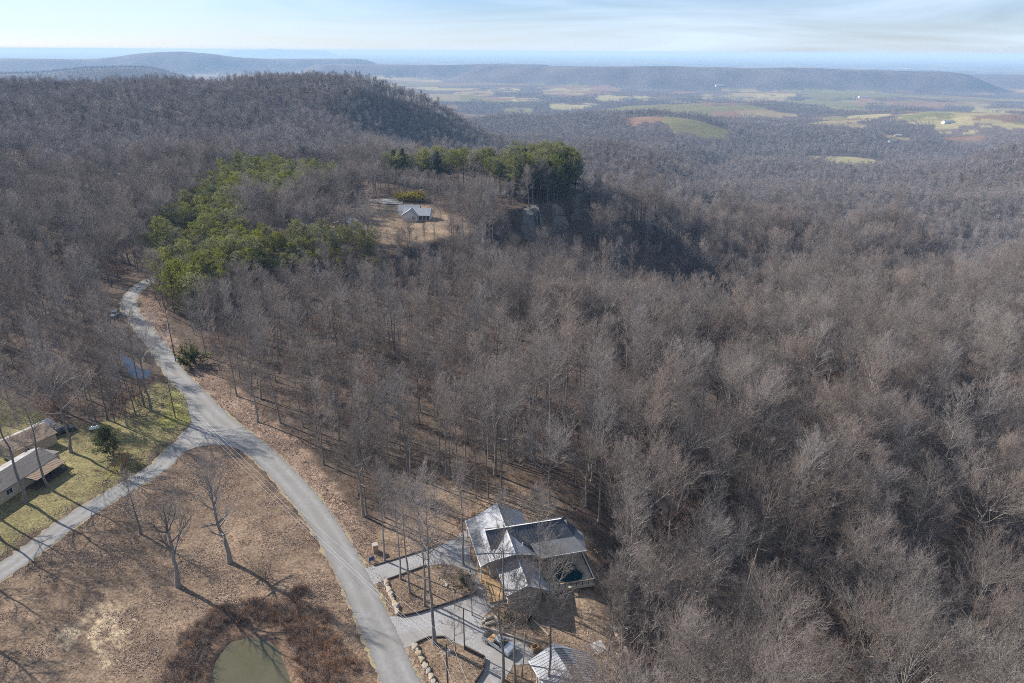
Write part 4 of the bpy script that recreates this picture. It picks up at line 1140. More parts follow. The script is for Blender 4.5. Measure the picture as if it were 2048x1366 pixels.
def wire(a, b2, sag, label, group='power lines along the road'):
    a, b2 = np.array(a), np.array(b2); pts = []
    for k in range(25):
        t = k/24; p = a+(b2-a)*t; p[2] -= sag*4*t*(1-t); pts.append(p)
    o = MB().tube(pts, 0.012, 4).build('power_line', M['wire']); return tag(o, label, 'power line', group)
top1 = np.array((p1x, p1y, 8.7)); top2 = np.array((b2x, b2y, h2-0.3)); top3 = np.array((b3x, b3y, h3+tz(b3x, b3y)-0.3))
ox_ = np.array((0.9*math.cos(0.6), 0.9*math.sin(0.6), 0))
LBL = 'pale power line sagging from the garden pole towards the road junction'
wire(top1-ox_, top2+(-0.25, 0, 0), 1.6, LBL); wire(top1+ox_, top2+(0.25, 0, 0), 1.7, LBL); wire(top1+(0, 0, -1.9), top2+(0, 0, -1.6), 2.2, 'thin lower cable under the pale power lines beside the road')
wire(top2, top3+(0.3, 0, 0), 1.8, 'power line from the leaning junction pole to the pole on the leafy bank')
q4 = np.array((*at(925, 1420, 8), 8.0)); q5 = np.array((*at(960, 1420, 8), 8.0))
LBL2 = 'pale power line running from the garden pole to the lower picture edge'
wire(top1-ox_, q4, 0.4, LBL2, 'power lines below the garden pole'); wire(top1+ox_, q5, 0.4, LBL2, 'power lines below the garden pole')
h0 = np.array((*at(98, 925, 3.2), 3.2))
wire(top2+(0, 0, -0.8), h0, 0.9, 'thin service cable from the junction pole to the long low house', None)

# ------------------------------------------------------------------ garden edging, boulders, small yard things
def boulder_mesh(seed):
    g = np.random.default_rng(seed); bm = bmesh.new(); bmesh.ops.create_icosphere(bm, subdivisions=2, radius=0.5)
    for v in bm.verts:
        k = 1+g.normal(0, 0.09); v.co = Vector((v.co.x*1.15*k, v.co.y*0.75*k, max(v.co.z*0.75*k, -0.2)))
        for ax in range(3): v.co[ax] = math.copysign(min(abs(v.co[ax]), (0.47, 0.31, 0.30)[ax]), v.co[ax])
    me = bpy.data.meshes.new('boulder'); bm.to_mesh(me); bm.free(); me.materials.append(M['rock']); return me
BM_ = [boulder_mesh(k) for k in range(4)]
g_ = np.random.default_rng(12)
def stones(pts, n_, label, group, s0_=0.9, s1_=1.4):
    P = spline(W(pts), 10); cum_ = np.concatenate([[0], np.cumsum([np.linalg.norm(P[i+1]-P[i]) for i in range(len(P)-1)])])
    for k in range(n_):
        t = (k+0.5)/n_*cum_[-1]; i = min(int(np.searchsorted(cum_, t)), len(P)-1); i = max(i, 1)
        p = P[i]; d = P[i]-P[i-1]
        o = bpy.data.objects.new('boulder', BM_[g_.integers(0, 4)]); COL.objects.link(o)
        s = g_.uniform(s0_, s1_); o.scale = (s, s*g_.uniform(0.8, 1.2), s*g_.uniform(0.8, 1.2))
        o.location = (p[0]+g_.normal(0, 0.06), p[1]+g_.normal(0, 0.06), 0.16*s); o.rotation_euler = (0, 0, math.atan2(d[1], d[0])+g_.normal(0, 0.25))
        tag(o, label, 'boulder', group)
stones(Z2([(255,305),(275,350),(300,410),(325,470),(355,545)]), 11, 'pale boulder in the row edging the upper garden bed by the road', 'boulders edging the upper bed')
stones(Z2([(465,775),(500,830),(545,910),(580,980),(620,1060),(640,1110)]), 13, 'pale boulder in the row edging the lower garden bed by the road', 'boulders edging the lower bed')
stones([(1222,1251),(1232,1268),(1240,1285),(1250,1300),(1259,1316)], 14, 'tan stone in the low row beyond the concrete pad', 'stones beyond the concrete pad', 0.5, 1.1)
stones(Z2([(970,600),(1010,575),(1060,570),(1090,600),(1050,610),(1000,620)]), 14, 'broken tan rock in the pile by the truck', 'rocks piled by the truck', 0.5, 1.0)
stones(Z2([(640,270),(690,310),(730,350),(770,385)]), 8, 'small tan rock scattered across the upper garden bed', 'rocks in the upper bed', 0.4, 0.9)
def edging(pts, label, h=0.28, w=0.18, m='dark_wood'):
    P = W(pts); mb = MB()
    for i in range(len(P)-1): mb.bar((*P[i], h/2+0.002*(i % 2)), (*P[i+1], h/2+0.002*(i % 2)), w, h)
    return tag(mb.build('garden_edging', M[m]), label, 'edging')
edging(Z2([(275,290),(440,232),(560,188)]), 'dark timber edging along the top of the upper garden bed')
edging(Z2([(370,562),(500,535),(640,492),(800,436),(930,388)]), 'dark timber edging between upper garden bed and lower gravel drive', 0.4)
edging(Z2([(470,762),(570,715),(700,710)]), 'dark timber edging at the top of the lower garden bed')
edging(Z2([(840,792),(985,868),(975,960),(915,1050)]), 'tall dark timber edging at the corner of the lower bed', 0.6, 0.2)
edging(Z2([(955,640),(1050,665),(1200,715),(1360,770)]), 'weathered timber edging between gravel drive and planted bank behind truck', 0.35, 0.2, 'stone')
edging(Z2([(175,190),(440,110),(640,42)]), 'dark timber edging along the far side of the upper gravel drive', 0.25)
edging([(1062,1237),(1083,1256),(1097,1271)], 'pale fallen board edging the planted bank above the cabin', 0.2, 0.2, 'pale_deck')
def post_box(px, py, label, w=0.6, h=1.4):
    x, y = at(px, py, 0)
    o = empty('pillar', (x, y, 0), 0.4, label, 'pillar')
    bevel(MB().box(-w/2, -w/2, -0.1, w/2, w/2, h).build('shaft', M['brick'], o), 0.02)
    MB().box(-w/2-0.06, -w/2-0.06, h, w/2+0.06, w/2+0.06, h+0.1).build('cap', M['stone'], o)
post_box(751, 1103, 'tan brick pillar with stone cap beside the upper drive entrance', 0.9, 1.6)
x_, y_ = at(744, 1124, 0)
o_ = empty('notice_board', (x_, y_, 0), 0.7, 'small dark notice board on posts near the brick pillar', 'sign')
MB().obox((0, 0, 0.75), (0.55, 0, 0), (0, 0.03, 0), (0, 0.1, 0.33)).build('panel', M['blue_tarp'], o_)
for s in (-0.45, 0.45): MB().box(s-0.04, 0.04, -0.1, s+0.04, 0.12, 0.7).build('leg', M['dark_wood'], o_)
x_, y_ = at(1070, 1300, 0)
o_ = empty('crate', (x_, y_, 0.03), 0.5, 'open tan wooden crate by the corner of the cabin', 'crate')
mb = MB()
for a in ((-0.5, -0.4, 0.5, -0.34), (-0.5, 0.34, 0.5, 0.4), (-0.5, -0.34, -0.44, 0.34), (0.44, -0.34, 0.5, 0.34)): mb.box(a[0], a[1], 0.05, a[2], a[3], 0.8)
mb.build('sides', M['wood'], o_); MB().box(-0.49, -0.39, 0, 0.49, 0.39, 0.048).build('bottom', M['dark_wood'], o_)
# ------------------------------------------------------------------ trees
class TreeMesh:
    """tapered tubes and tapering three-sided twigs gathered in numpy"""
    def __init__(self):
        self.V, self.Q, self.T, self.n = [], [], [], 0
    def tube(self, pts, rad, n):
        pts = np.array(pts); k = len(pts)
        d = np.gradient(pts, axis=0); d /= np.linalg.norm(d, axis=1, keepdims=True)+1e-9
        up = np.where(np.abs(d[:, 2:3]) < 0.9, [[0, 0, 1.0]], [[1.0, 0, 0]])
        s = np.cross(d, up); s /= np.linalg.norm(s, axis=1, keepdims=True); u = np.cross(s, d)
        a = 2*np.pi*np.arange(n)/n
        R = np.array(rad)[:, None, None]
        v = pts[:, None] + R*(np.cos(a)[None, :, None]*s[:, None] + np.sin(a)[None, :, None]*u[:, None])
        self.V.append(v.reshape(-1, 3))
        i = np.arange((k-1)*n).reshape(k-1, n); j = np.roll(i, -1, 1)
        self.Q.append((np.stack([i, j, j+n, i+n], -1).reshape(-1, 4)) + self.n)
        self.n += k*n
    def cones(self, p, d, L, r, bend=0.0, rg=None):
        """arrays of twigs: three-sided, two joints, ending in a point"""
        k = len(p)
        d = d/np.linalg.norm(d, axis=1, keepdims=True)
        up = np.where(np.abs(d[:, 2:3]) < 0.9, [[0, 0, 1.0]], [[1.0, 0, 0]])
        s = np.cross(d, up); s /= np.linalg.norm(s, axis=1, keepdims=True); u = np.cross(s, d)
        L = np.asarray(L)[:, None]; r = np.asarray(r)[:, None]
        mid = p + d*L*0.5 + (rg.normal(0, 1, (k, 3)) if rg is not None else 0)*L*bend
        tip = p + d*L + (rg.normal(0, 1, (k, 3)) + [[0, 0, 1.0]] if rg is not None else 0)*L*bend
        c = [(1, 0), (-0.5, 0.866), (-0.5, -0.866)]
        v = np.stack([p + r*(a*s+b*u) for a, b in c] + [mid + 0.6*r*(a*s+b*u) for a, b in c] + [tip], 1)
        self.V.append(v.reshape(-1, 3))
        o = (np.arange(k)*7)[:, None] + self.n
        for a, b2 in ((0, 1), (1, 2), (2, 0)):
            self.Q.append(np.concatenate([o+a, o+b2, o+b2+3, o+a+3], 1))
            self.T.append(np.concatenate([o+a+3, o+b2+3, o+6], 1))
        self.n += 7*k
        return mid, tip
    def blades(self, p, d, L, w, rg):
        """leaf-sized faces"""
        k = len(p)
        d = d/np.linalg.norm(d, axis=1, keepdims=True)
        s = np.cross(d, rg.normal(0, 1, (k, 3))); s /= np.linalg.norm(s, axis=1, keepdims=True)
        L = np.asarray(L)[:, None]; w = np.asarray(w)[:, None]
        v = np.stack([p, p+d*L*0.5+s*w, p+d*L, p+d*L*0.5-s*w], 1)
        self.V.append(v.reshape(-1, 3))
        o = (np.arange(k)*4)[:, None] + self.n
        self.Q.append(o + np.arange(4)[None])
        self.n += 4*k
    def data(self):
        V = np.concatenate(self.V)
        Q = np.concatenate(self.Q) if self.Q else np.zeros((0, 4), int)
        T = np.concatenate(self.T) if self.T else np.zeros((0, 3), int)
        return V, Q, T

def mesh_of(name, parts, smooth=True):
    """parts: list of (TreeMesh, material)"""
    me = bpy.data.meshes.new(name)
    V, loops, starts, mi, off, ls = [], [], [], [], 0, 0
    for k, (t, m) in enumerate(parts):
        v, q, tr = t.data()
        V.append(v)
        loops += [(q+off).ravel(), (tr+off).ravel()]
        starts += [ls + np.arange(len(q))*4, ls + q.size + np.arange(len(tr))*3]
        ls += q.size + tr.size
        mi.append(np.full(len(q)+len(tr), k)); off += len(v)
        me.materials.append(m)
    V = np.concatenate(V); loops = np.concatenate(loops); starts = np.concatenate(starts)
    me.vertices.add(len(V)); me.vertices.foreach_set('co', V.astype(np.float32).ravel())
    me.loops.add(len(loops)); me.loops.foreach_set('vertex_index', loops.astype(np.int32))
    me.polygons.add(len(starts)); me.polygons.foreach_set('loop_start', starts.astype(np.int32))
    me.polygons.foreach_set('material_index', np.concatenate(mi).astype(np.int32))
    if smooth: me.polygons.foreach_set('use_smooth', np.ones(len(starts), bool))
    me.update(calc_edges=True)
    return me

def perp(d, rg):
    v = np.cross(d, rg.normal(0, 1, d.shape)); return v/np.linalg.norm(v, axis=-1, keepdims=True)

def bare_tree(seed, H=24, r0=0.24, start=0.42, spread=0.30, n1=24, n2=7, n3=6, n4=4, rise=(0.35, 1.15), fork=False, wob=0.012, tw=0.0115, sweep=0.0, lt=1.0):
    """leafless broadleaf: trunk and crown as two meshes. sweep arches the boughs over"""
    rg = np.random.default_rng(seed)
    tr, cr, lm = TreeMesh(), TreeMesh(), TreeMesh()
    k = 11
    t = np.linspace(0, 1, k)
    Ht = H*(0.62 if fork else 0.95)
    off = np.cumsum(rg.normal(0, wob*H/3, (k, 2)), 0); off -= off[0]
    P = np.stack([off[:, 0], off[:, 1], t*Ht], 1)
    R = r0*(1-t*(0.55 if fork else 0.93))*(1+0.55*np.exp(-t*Ht/0.7)); P[0, 2] = -0.9
    tr.tube(P, R, 8)
    b1 = []                                                          # (points, radii)
    ga = rg.uniform(0, 6.28)
    for i in range(n1):
        f = (i+rg.uniform(0, 1))/n1
        h = start+(1-start)*f**0.9
        ga += 2.4+rg.normal(0, 0.35)
        tt = min(h*H/Ht, 1.0) if fork else h
        p0 = np.array([np.interp(tt, t, P[:, 0]), np.interp(tt, t, P[:, 1]), min(h*H, Ht)*0.98 if fork else h*Ht])
        prof = (0.55+0.9*f)*(1-f**3*0.62) if not fork else 1.1-0.2*f
        L = spread*H*prof*rg.uniform(0.65, 1.2)*(1.25 if fork else 1.0)
        el = rise[0]+(rise[1]-rise[0])*f+rg.normal(0, 0.13)
        el = min(el, 1.45)
        d = np.array([math.cos(ga)*math.cos(el), math.sin(ga)*math.cos(el), math.sin(el)])
        pts = [p0]; m = 6
        for j in range(1, m):
            d = d + rg.normal(0, 0.13, 3) + np.array([0, 0, 0.06-sweep*j*0.14]); d /= np.linalg.norm(d)
            pts.append(pts[-1]+d*L/(m-1))
        rr = min(np.interp(tt, t, R)*rg.uniform(0.38, 0.6)*lt, r0*0.6)
        rad = rr*np.linspace(1, 0.16, m)
        lm.tube(pts, rad, 5)
        b1.append((np.array(pts), rad, L))
    B, D, LL, RR = [], [], [], []
    for pts, rad, L in b1:
        for j in range(n2):
            s = 0.18+0.82*(j+rg.uniform(0, 1))/n2
            x = s*(len(pts)-1); a = min(int(x), len(pts)-2); fr = x-a
            p = pts[a]*(1-fr)+pts[a+1]*fr; dd = pts[a+1]-pts[a]; dd = dd/np.linalg.norm(dd)
            q = perp(dd, rg); q[2] = abs(q[2])*0.8+0.1
            nd = dd*math.cos(0.75)+q*math.sin(0.75)*rg.uniform(0.7, 1.2)
            B.append(p); D.append(nd/np.linalg.norm(nd)); LL.append(L*(0.62-0.28*s)*rg.uniform(0.7, 1.25)); RR.append(max(rad[a]*0.5, tw*1.3*lt))
    B, D, LL, RR = (np.array(q) for q in (B, D, LL, RR))
    mid, tip = lm.cones(B, D, LL, RR, 0.07, rg)
    for lev, (nn, fac, rad, ang) in enumerate(((n3, 0.52, tw*1.15, 0.62), (n4, 0.60, tw, 0.55))):
        if nn <= 0: break
        s = np.linspace(0.3, 1.0, nn)[None, :, None] + rg.uniform(-0.08, 0.0, (len(B), nn, 1))
        pm = np.where(s < 0.5, B[:, None]+(mid-B)[:, None]*s*2, mid[:, None]+(tip-mid)[:, None]*(s-0.5)*2)
        dd = np.where(s < 0.5, (mid-B)[:, None], (tip-mid)[:, None]) + np.zeros((1, nn, 1))
        dd = dd/np.linalg.norm(dd, axis=2, keepdims=True)
        q = perp(dd, rg); q[..., 2] = q[..., 2]*0.6+0.28
        nd = dd*math.cos(ang)+q*math.sin(ang)
        nl = (LL[:, None]*fac*(1.1-0.55*s[..., 0]))*rg.uniform(0.7, 1.3, (len(B), nn))
        B, D, LL = pm.reshape(-1, 3), nd.reshape(-1, 3), np.maximum(nl.ravel(), 0.25)
        mid, tip = cr.cones(B, D, LL, np.full(len(B), rad), 0.07, rg)
    return tr, cr, lm

def pine_tree(seed, H=15, r0=0.17, start=0.35, spread=0.2, n1=34, dens=46, blade=0.42, shape=0.75):
    rg = np.random.default_rng(seed)
    tr, cr, br = TreeMesh(), TreeMesh(), None
    t = np.linspace(0, 1, 8)
    off = np.cumsum(rg.normal(0, 0.09, (8, 2)), 0); off -= off[0]
    P = np.stack([off[:, 0], off[:, 1], t*H*0.97], 1); P[0, 2] = -0.9
    tr.tube(P, r0*(1-0.92*t), 7)
    ga = 0
    for i in range(n1):
        f = (i+rg.uniform(0, 1))/n1
        h = start+(0.99-start)*f; ga += 2.4+rg.normal(0, 0.3)
        L = spread*H*((1-f)**shape*1.05+0.10)*(0.55+0.45*min(1, f*5))*rg.uniform(0.6, 1.25)
        el = 0.05+0.75*f+rg.normal(0, 0.12)
        d = np.array([math.cos(ga)*math.cos(el), math.sin(ga)*math.cos(el), math.sin(el)])
        p0 = np.array([np.interp(h, t, P[:, 0]), np.interp(h, t, P[:, 1]), h*H*0.97])
        tipb = p0+d*L+np.array([0, 0, 0.12*L])
        tr.tube([p0, p0+d*L*0.5, tipb], [0.05, 0.035, 0.015], 4)
        n = int(dens*(0.4+L/(spread*H)))
        s = rg.uniform(0.3, 1.08, n)**0.8
        c = p0[None]+(tipb-p0)[None]*s[:, None]+rg.normal(0, 1, (n, 3))*np.array([1, 1, 0.6])*(0.14*L*0.5+0.16)
        dd = d[None]*0.5+rg.normal(0, 0.55, (n, 3))+np.array([0, 0, 0.55])
        cr.blades(c, dd, rg.uniform(0.7, 1.3, n)*blade, rg.uniform(0.7, 1.3, n)*blade*0.22, rg)
    n = int(dens*1.0)
    top = P[-1]
    cr.blades(top[None]+rg.normal(0, 0.28, (n, 3)), rg.normal(0, 0.5, (n, 3))+np.array([0, 0, 1.0]), np.full(n, blade), np.full(n, blade*0.2), rg)
    return tr, cr

def shrub(seed, H=1.6, stems=22, n3=5, tw=0.014, leaf=0, lsize=0.12):
    rg = np.random.default_rng(seed)
    tr, cr = TreeMesh(), TreeMesh()
    a = rg.uniform(0, 6.28, stems); e = rg.uniform(0.55, 1.45, stems)
    p = np.stack([rg.normal(0, 0.22*H, stems), rg.normal(0, 0.22*H, stems), np.full(stems, -0.15)], 1)
    d = np.stack([np.cos(a)*np.cos(e), np.sin(a)*np.cos(e), np.sin(e)], 1)
    L = H*rg.uniform(0.6, 1.15, stems)
    B, LL = p, L
    mid, tip = tr.cones(p, d, L, np.full(stems, tw*1.8), 0.08, rg)
    s = rg.uniform(0.3, 1.0, (stems, n3, 1))
    pm = np.where(s < 0.5, B[:, None]+(mid-B)[:, None]*s*2, mid[:, None]+(tip-mid)[:, None]*(s-0.5)*2)
    dd = d[:, None]+rg.normal(0, 0.5, (stems, n3, 3))
    nl = LL[:, None]*0.45*rg.uniform(0.6, 1.3, (stems, n3))
    B = pm.reshape(-1, 3)
    mid, tip = cr.cones(B, dd.reshape(-1, 3), nl.ravel(), np.full(len(B), tw), 0.1, rg)
    if leaf:
        k = leaf
        j = rg.integers(0, len(B), k); s = rg.uniform(0.2, 1, (k, 1))
        q = B[j]+(tip[j]-B[j])*s
        cr.blades(q, rg.normal(0, 1, (k, 3)), rg.uniform(0.7, 1.4, k)*lsize, rg.uniform(0.7, 1.4, k)*lsize*0.35, rg)
    return tr, cr

# tree kinds with full detail: (trunk mesh, crown mesh, height)
KIND = {}
def kind(name, tc, tm, cm, H, lm=None):
    KIND[name] = (mesh_of(name+'_trunk', [(tc[0], tm)]), mesh_of(name+'_crown', [(tc[1], cm)]+([(tc[2], lm or M['limb'])] if len(tc) > 2 else [])), H, tc)
BK, TW = M['bark'], M['twig']
kind('poplar_a', bare_tree(11, 26, 0.25, 0.45, 0.20, 26, 7, 6, 4, (0.5, 1.25)), BK, TW, 26)
kind('poplar_b', bare_tree(12, 24, 0.21, 0.50, 0.19, 24, 7, 6, 4, (0.55, 1.3)), BK, TW, 24)
kind('oak_a', bare_tree(13, 21, 0.30, 0.36, 0.33, 15, 10, 8, 4, (0.35, 1.2), True, 0.02), BK, TW, 21)
kind('oak_b', bare_tree(14, 22, 0.27, 0.36, 0.30, 22, 9, 7, 4, (0.3, 1.15), False, 0.02), BK, TW, 22)
kind('maple', bare_tree(15, 19, 0.19, 0.30, 0.27, 24, 9, 7, 4, (0.6, 1.3)), BK, TW, 19)
kind('oak_c', bare_tree(16, 20, 0.27, 0.40, 0.34, 13, 11, 8, 4, (0.45, 1.15), True, 0.022, sweep=0.14), BK, TW, 20)
kind('slender', bare_tree(17, 21, 0.14, 0.55, 0.15, 20, 6, 5, 3, (0.6, 1.3)), BK, TW, 21)
kind('field_oak', bare_tree(18, 19, 0.42, 0.30, 0.33, 20, 8, 6, 3, (0.25, 1.2), False, 0.025, lt=1.7), BK, M['bark'], 19, BK)
kind('field_maple', bare_tree(19, 18, 0.40, 0.27, 0.31, 9, 9, 6, 3, (0.75, 1.25), True, 0.02, lt=1.6), BK, M['bark'], 18, BK)
kind('thin_crown', bare_tree(20, 18, 0.27, 0.22, 0.17, 30, 6, 5, 3, (0.1, 1.1), lt=1.4), BK, M['bark'], 18, BK)
kind('sapling', bare_tree(21, 8, 0.06, 0.25, 0.25, 16, 5, 3, 3, (0.5, 1.2), tw=0.011), BK, TW, 8)
kind('pine_a', pine_tree(31, 14, 0.17, 0.42, 0.26, 30, 56, shape=0.45), M['pine_bark'], M['needle'], 15)
kind('pine_b', pine_tree(32, 13, 0.16, 0.36, 0.27, 32, 56, shape=0.55), M['pine_bark'], M['needle'], 14)
kind('pine_c', pine_tree(33, 16, 0.19, 0.52, 0.25, 26, 60, shape=0.38), M['pine_bark'], M['needle'], 17)
kind('cedar', pine_tree(34, 7, 0.14, 0.08, 0.42, 60, 90, 0.34, 0.6), M['pine_bark'], M['dark_needle'], 7)
kind('dark_pine', pine_tree(35, 16, 0.2, 0.22, 0.22, 40, 60, 0.5), M['pine_bark'], M['dark_needle'], 16)
kind('beech', shrub(41, 5.0, 16, 7, 0.02, 1400, 0.2), BK, M['dead_leaf'], 5)

# simpler far kinds, one mesh each, used only by the distant woods
def far_bare(seed, H, n1, n2, n3, tw, spread, fork=False):
    tr, cr, lm = bare_tree(seed, H, 0.22, 0.42, spread, n1, n2, n3, 0, (0.45, 1.2), fork, tw=tw)
    return mesh_of('far_tree', [(tr, BK), (lm, M['limb']), (cr, M['far_twig'])])
LIB = {}
def lib(name, meshes):
    c = bpy.data.collections.new(name)
    for i, me in enumerate(meshes):
        o = bpy.data.objects.new('%s_%02d' % (name, i), me); c.objects.link(o)
    LIB[name] = (c, len(meshes)); return c
def joined(k):
    t = KIND[k][3]
    return mesh_of(k+'_whole', [(t[0], KIND[k][0].materials[0]), (t[1], KIND[k][1].materials[0])]+([(t[2], M['limb'])] if len(t) > 2 else []))
NEAR_KINDS = ['poplar_a', 'poplar_b', 'oak_a', 'oak_b', 'maple', 'oak_c', 'slender']
lib('near_wood', [joined(k) for k in NEAR_KINDS])
lib('mid_wood', [far_bare(51, 24, 20, 7, 6, 0.035, 0.2), far_bare(52, 21, 13, 9, 8, 0.035, 0.3, True), far_bare(53, 20, 20, 8, 7, 0.035, 0.27), far_bare(54, 22, 20, 8, 6, 0.035, 0.24)])
lib('far_wood', [far_bare(61, 23, 15, 6, 4, 0.075, 0.22), far_bare(62, 20, 10, 8, 5, 0.075, 0.3, True), far_bare(63, 19, 15, 7, 4, 0.075, 0.28)])
def far_pine(seed, H):
    tr, cr = pine_tree(seed, H, 0.18, 0.3, 0.22, 22, 22, 0.8)
    return mesh_of('far_pine', [(tr, M['pine_bark']), (cr, M['dark_needle'])])
lib('far_pines', [far_pine(71, 16), far_pine(72, 18)])
lib('saplings', [joined('sapling'), mesh_of('shrub_a', [(t, TW) for t in shrub(81, 2.2, 18, 5)]), mesh_of('shrub_b', [(t, TW) for t in shrub(82, 1.5, 20, 5)]), joined('beech')])

def scatter(name, libname, xy, scale, which, tilt=0.04, sink=0.0):
    """one object whose points carry copies of the library trees"""
    n = len(xy)
    x, y = xy[:, 0], xy[:, 1]
    z = terr(x, y)-sink
    me = bpy.data.meshes.new(name)
    me.vertices.add(n); me.vertices.foreach_set('co', np.stack([x, y, z], 1).astype(np.float32).ravel())
    g = np.random.default_rng(n)
    rot = np.stack([g.normal(0, tilt, n), g.normal(0, tilt, n), g.uniform(0, 6.283, n)], 1)
    a = me.attributes.new('rot', 'FLOAT_VECTOR', 'POINT'); a.data.foreach_set('vector', rot.astype(np.float32).ravel())
    a = me.attributes.new('scl', 'FLOAT', 'POINT'); a.data.foreach_set('value', np.asarray(scale, np.float32))
    a = me.attributes.new('which', 'INT', 'POINT'); a.data.foreach_set('value', np.asarray(which, np.int32))
    o = bpy.data.objects.new(name, me); COL.objects.link(o)
    ng = bpy.data.node_groups.new(name, 'GeometryNodeTree')
    ng.interface.new_socket('Geometry', in_out='INPUT', socket_type='NodeSocketGeometry')
    ng.interface.new_socket('Geometry', in_out='OUTPUT', socket_type='NodeSocketGeometry')
    gi, go = ng.nodes.new('NodeGroupInput'), ng.nodes.new('NodeGroupOutput')
    ip = ng.nodes.new('GeometryNodeInstanceOnPoints'); ci = ng.nodes.new('GeometryNodeCollectionInfo')
    ci.inputs['Collection'].default_value = LIB[libname][0]
    ci.inputs['Separate Children'].default_value = True; ci.inputs['Reset Children'].default_value = True
    def attr(nm, ty):
        q = ng.nodes.new('GeometryNodeInputNamedAttribute'); q.data_type = ty; q.inputs['Name'].default_value = nm
        return q.outputs['Attribute']
    ip.inputs['Pick Instance'].default_value = True
    L = ng.links.new
    L(gi.outputs[0], ip.inputs['Points']); L(ci.outputs[0], ip.inputs['Instance'])
    L(attr('which', 'INT'), ip.inputs['Instance Index'])
    e2r = ng.nodes.new('FunctionNodeEulerToRotation'); L(attr('rot', 'FLOAT_VECTOR'), e2r.inputs[0]); L(e2r.outputs[0], ip.inputs['Rotation'])
    L(attr('scl', 'FLOAT'), ip.inputs['Scale']); L(ip.outputs[0], go.inputs[0])
    md = o.modifiers.new('scatter', 'NODES'); md.node_group = ng
    return o

# ------------------------------------------------------------------ where trees stand
PINE_AREA = W([(305,575),(300,520),(340,470),(400,440),(430,400),(480,362),(560,352),(690,352),(700,400),(640,415),(570,440),(500,452),(480,490),(540,515),(640,512),(775,512),(770,545),(640,545),(540,570),(440,600),(400,640),(345,625)])
PINE_BACK = W([(770,372),(850,378),(960,385),(1000,400),(1050,408),(1150,405),(1158,385),(1120,370),(1000,352),(780,346)])
OPEN = [FIELD, YARD, MESAYARD, W([(-200,1215),(0,1150),(62,1100),(145,1038),(225,985),(297,935),(350,886),(400,870),(385,815),(350,780),(320,750),(285,745),(262,770),(250,820),(180,860),(110,850),(60,830),(-200,830)])]

CLIFF_FOOT = W([(1040,424),(1070,412),(1110,411),(1156,394),(1166,400)], 0)+W([(1180,540),(1120,555),(1040,545)], -26)
def clear(x, y, pine=False):
    ok = seg_dist(x, y, ROADC) > 8.5
    ok &= seg_dist(x, y, SIDE) > 5.5
    for p in OPEN: ok &= ~inpoly(x, y, p)
    for p in CLEAR_L: ok &= ~inpoly(x, y, p)
    ok &= ~inpoly(x, y, CLIFF_FOOT)
    ok &= sdist(x, y, DITCH) > 1.5
    return ok

def jgrid(x0, x1, y0, y1, step, seed):
    g = np.random.default_rng(seed)
    X, Y = np.meshgrid(np.arange(x0, x1, step), np.arange(y0, y1, step))
    X = X.ravel()+g.uniform(-0.5, 0.5, X.size)*step; Y = Y.ravel()+g.uniform(-0.5, 0.5, Y.size)*step
    return X, Y, g

def wedge(x, y, lo, hi, marg=0.13):
    r = np.hypot(x, y)
    return (r >= lo) & (r < hi) & (np.abs(np.arctan2(x, y)) < 0.655+marg+6.0/np.maximum(r, 1)+12.0/np.maximum(r, 40))

def project(x, y, z):
    P = np.stack([x, y, z-CAM_H], 1) @ np.array(CAM_R)
    return 1024+FPX*P[:, 0]/-P[:, 2], 683-FPX*P[:, 1]/-P[:, 2], -P[:, 2]

# near wood
X, Y, g = jgrid(-460, 460, 20, 560, 5.8, 101)
m = wedge(X, Y, 48, 520) & clear(X, Y) & ~inpoly(X, Y, PINE_AREA) & ~(inpoly(X, Y, PINE_BACK) & (g.random(X.size) < 0.9))
thin = fbm(X/28, Y/28, 111, 3)
m &= ~((X < 4) & (Y < 66))
gap = fbm(X/11, Y/11, 112, 2)
m &= (g.random(X.size) < np.clip(np.where(X > 8, 0.78, 0.68)+1.5*(thin-0.42), 0.25, 0.97)) & ~((X > 14) & (gap < 0.31))
X, Y = X[m], Y[m]
LEFTW = X < (-0.02*Y-4)
w = np.where(LEFTW & (Y < 260), g.choice([0, 1, 6, 3, 4], X.size, p=[0.28, 0.26, 0.28, 0.09, 0.09]), g.choice(7, X.size, p=[0.16, 0.13, 0.17, 0.19, 0.18, 0.10, 0.07]))
S = g.uniform(0.66, 1.14, X.size)*np.where(LEFTW & (Y < 260), 0.9, np.where(X > 10, 1.14, 1.0))
LOWT = W([(345,700),(345,600),(440,600),(600,535),(800,530),(860,500),(900,530),(880,600),(700,650)], -8)
S = np.where(inpoly(X, Y, LOWT), S*0.62, S)
S = np.where(inpoly(X, Y, W([(770,445),(1045,445),(1050,398),(900,385),(770,372)], 0)), S*0.62, S)
RAVINE = [(36, 332), (52, 288), (95, 274), (128, 285), (145, 345), (110, 392), (70, 402), (42, 378)]
keep_ = ~(inpoly(X, Y, RAVINE) & (g.random(X.size) < 0.6))
X, Y, w, S = X[keep_], Y[keep_], w[keep_], S[keep_]
near_trees = (X, Y, w, S)
# ------------------------------------------------------------------ woods
def single(kindname, x, y, s, rz, label, group=None, name='bare_tree', cat='tree', tilt=(0, 0), H=None):
    tm, cm, _, _ = KIND[kindname]
    o = empty(name, (x, y, tz(x, y)), rz, label, cat, group)
    o.rotation_euler = (tilt[0], tilt[1], rz); o.scale = (s, s, s)
    for nm, me in (('trunk', tm), ('crown', cm)):
        c = bpy.data.objects.new(nm, me); COL.objects.link(c); c.parent = o
    return o

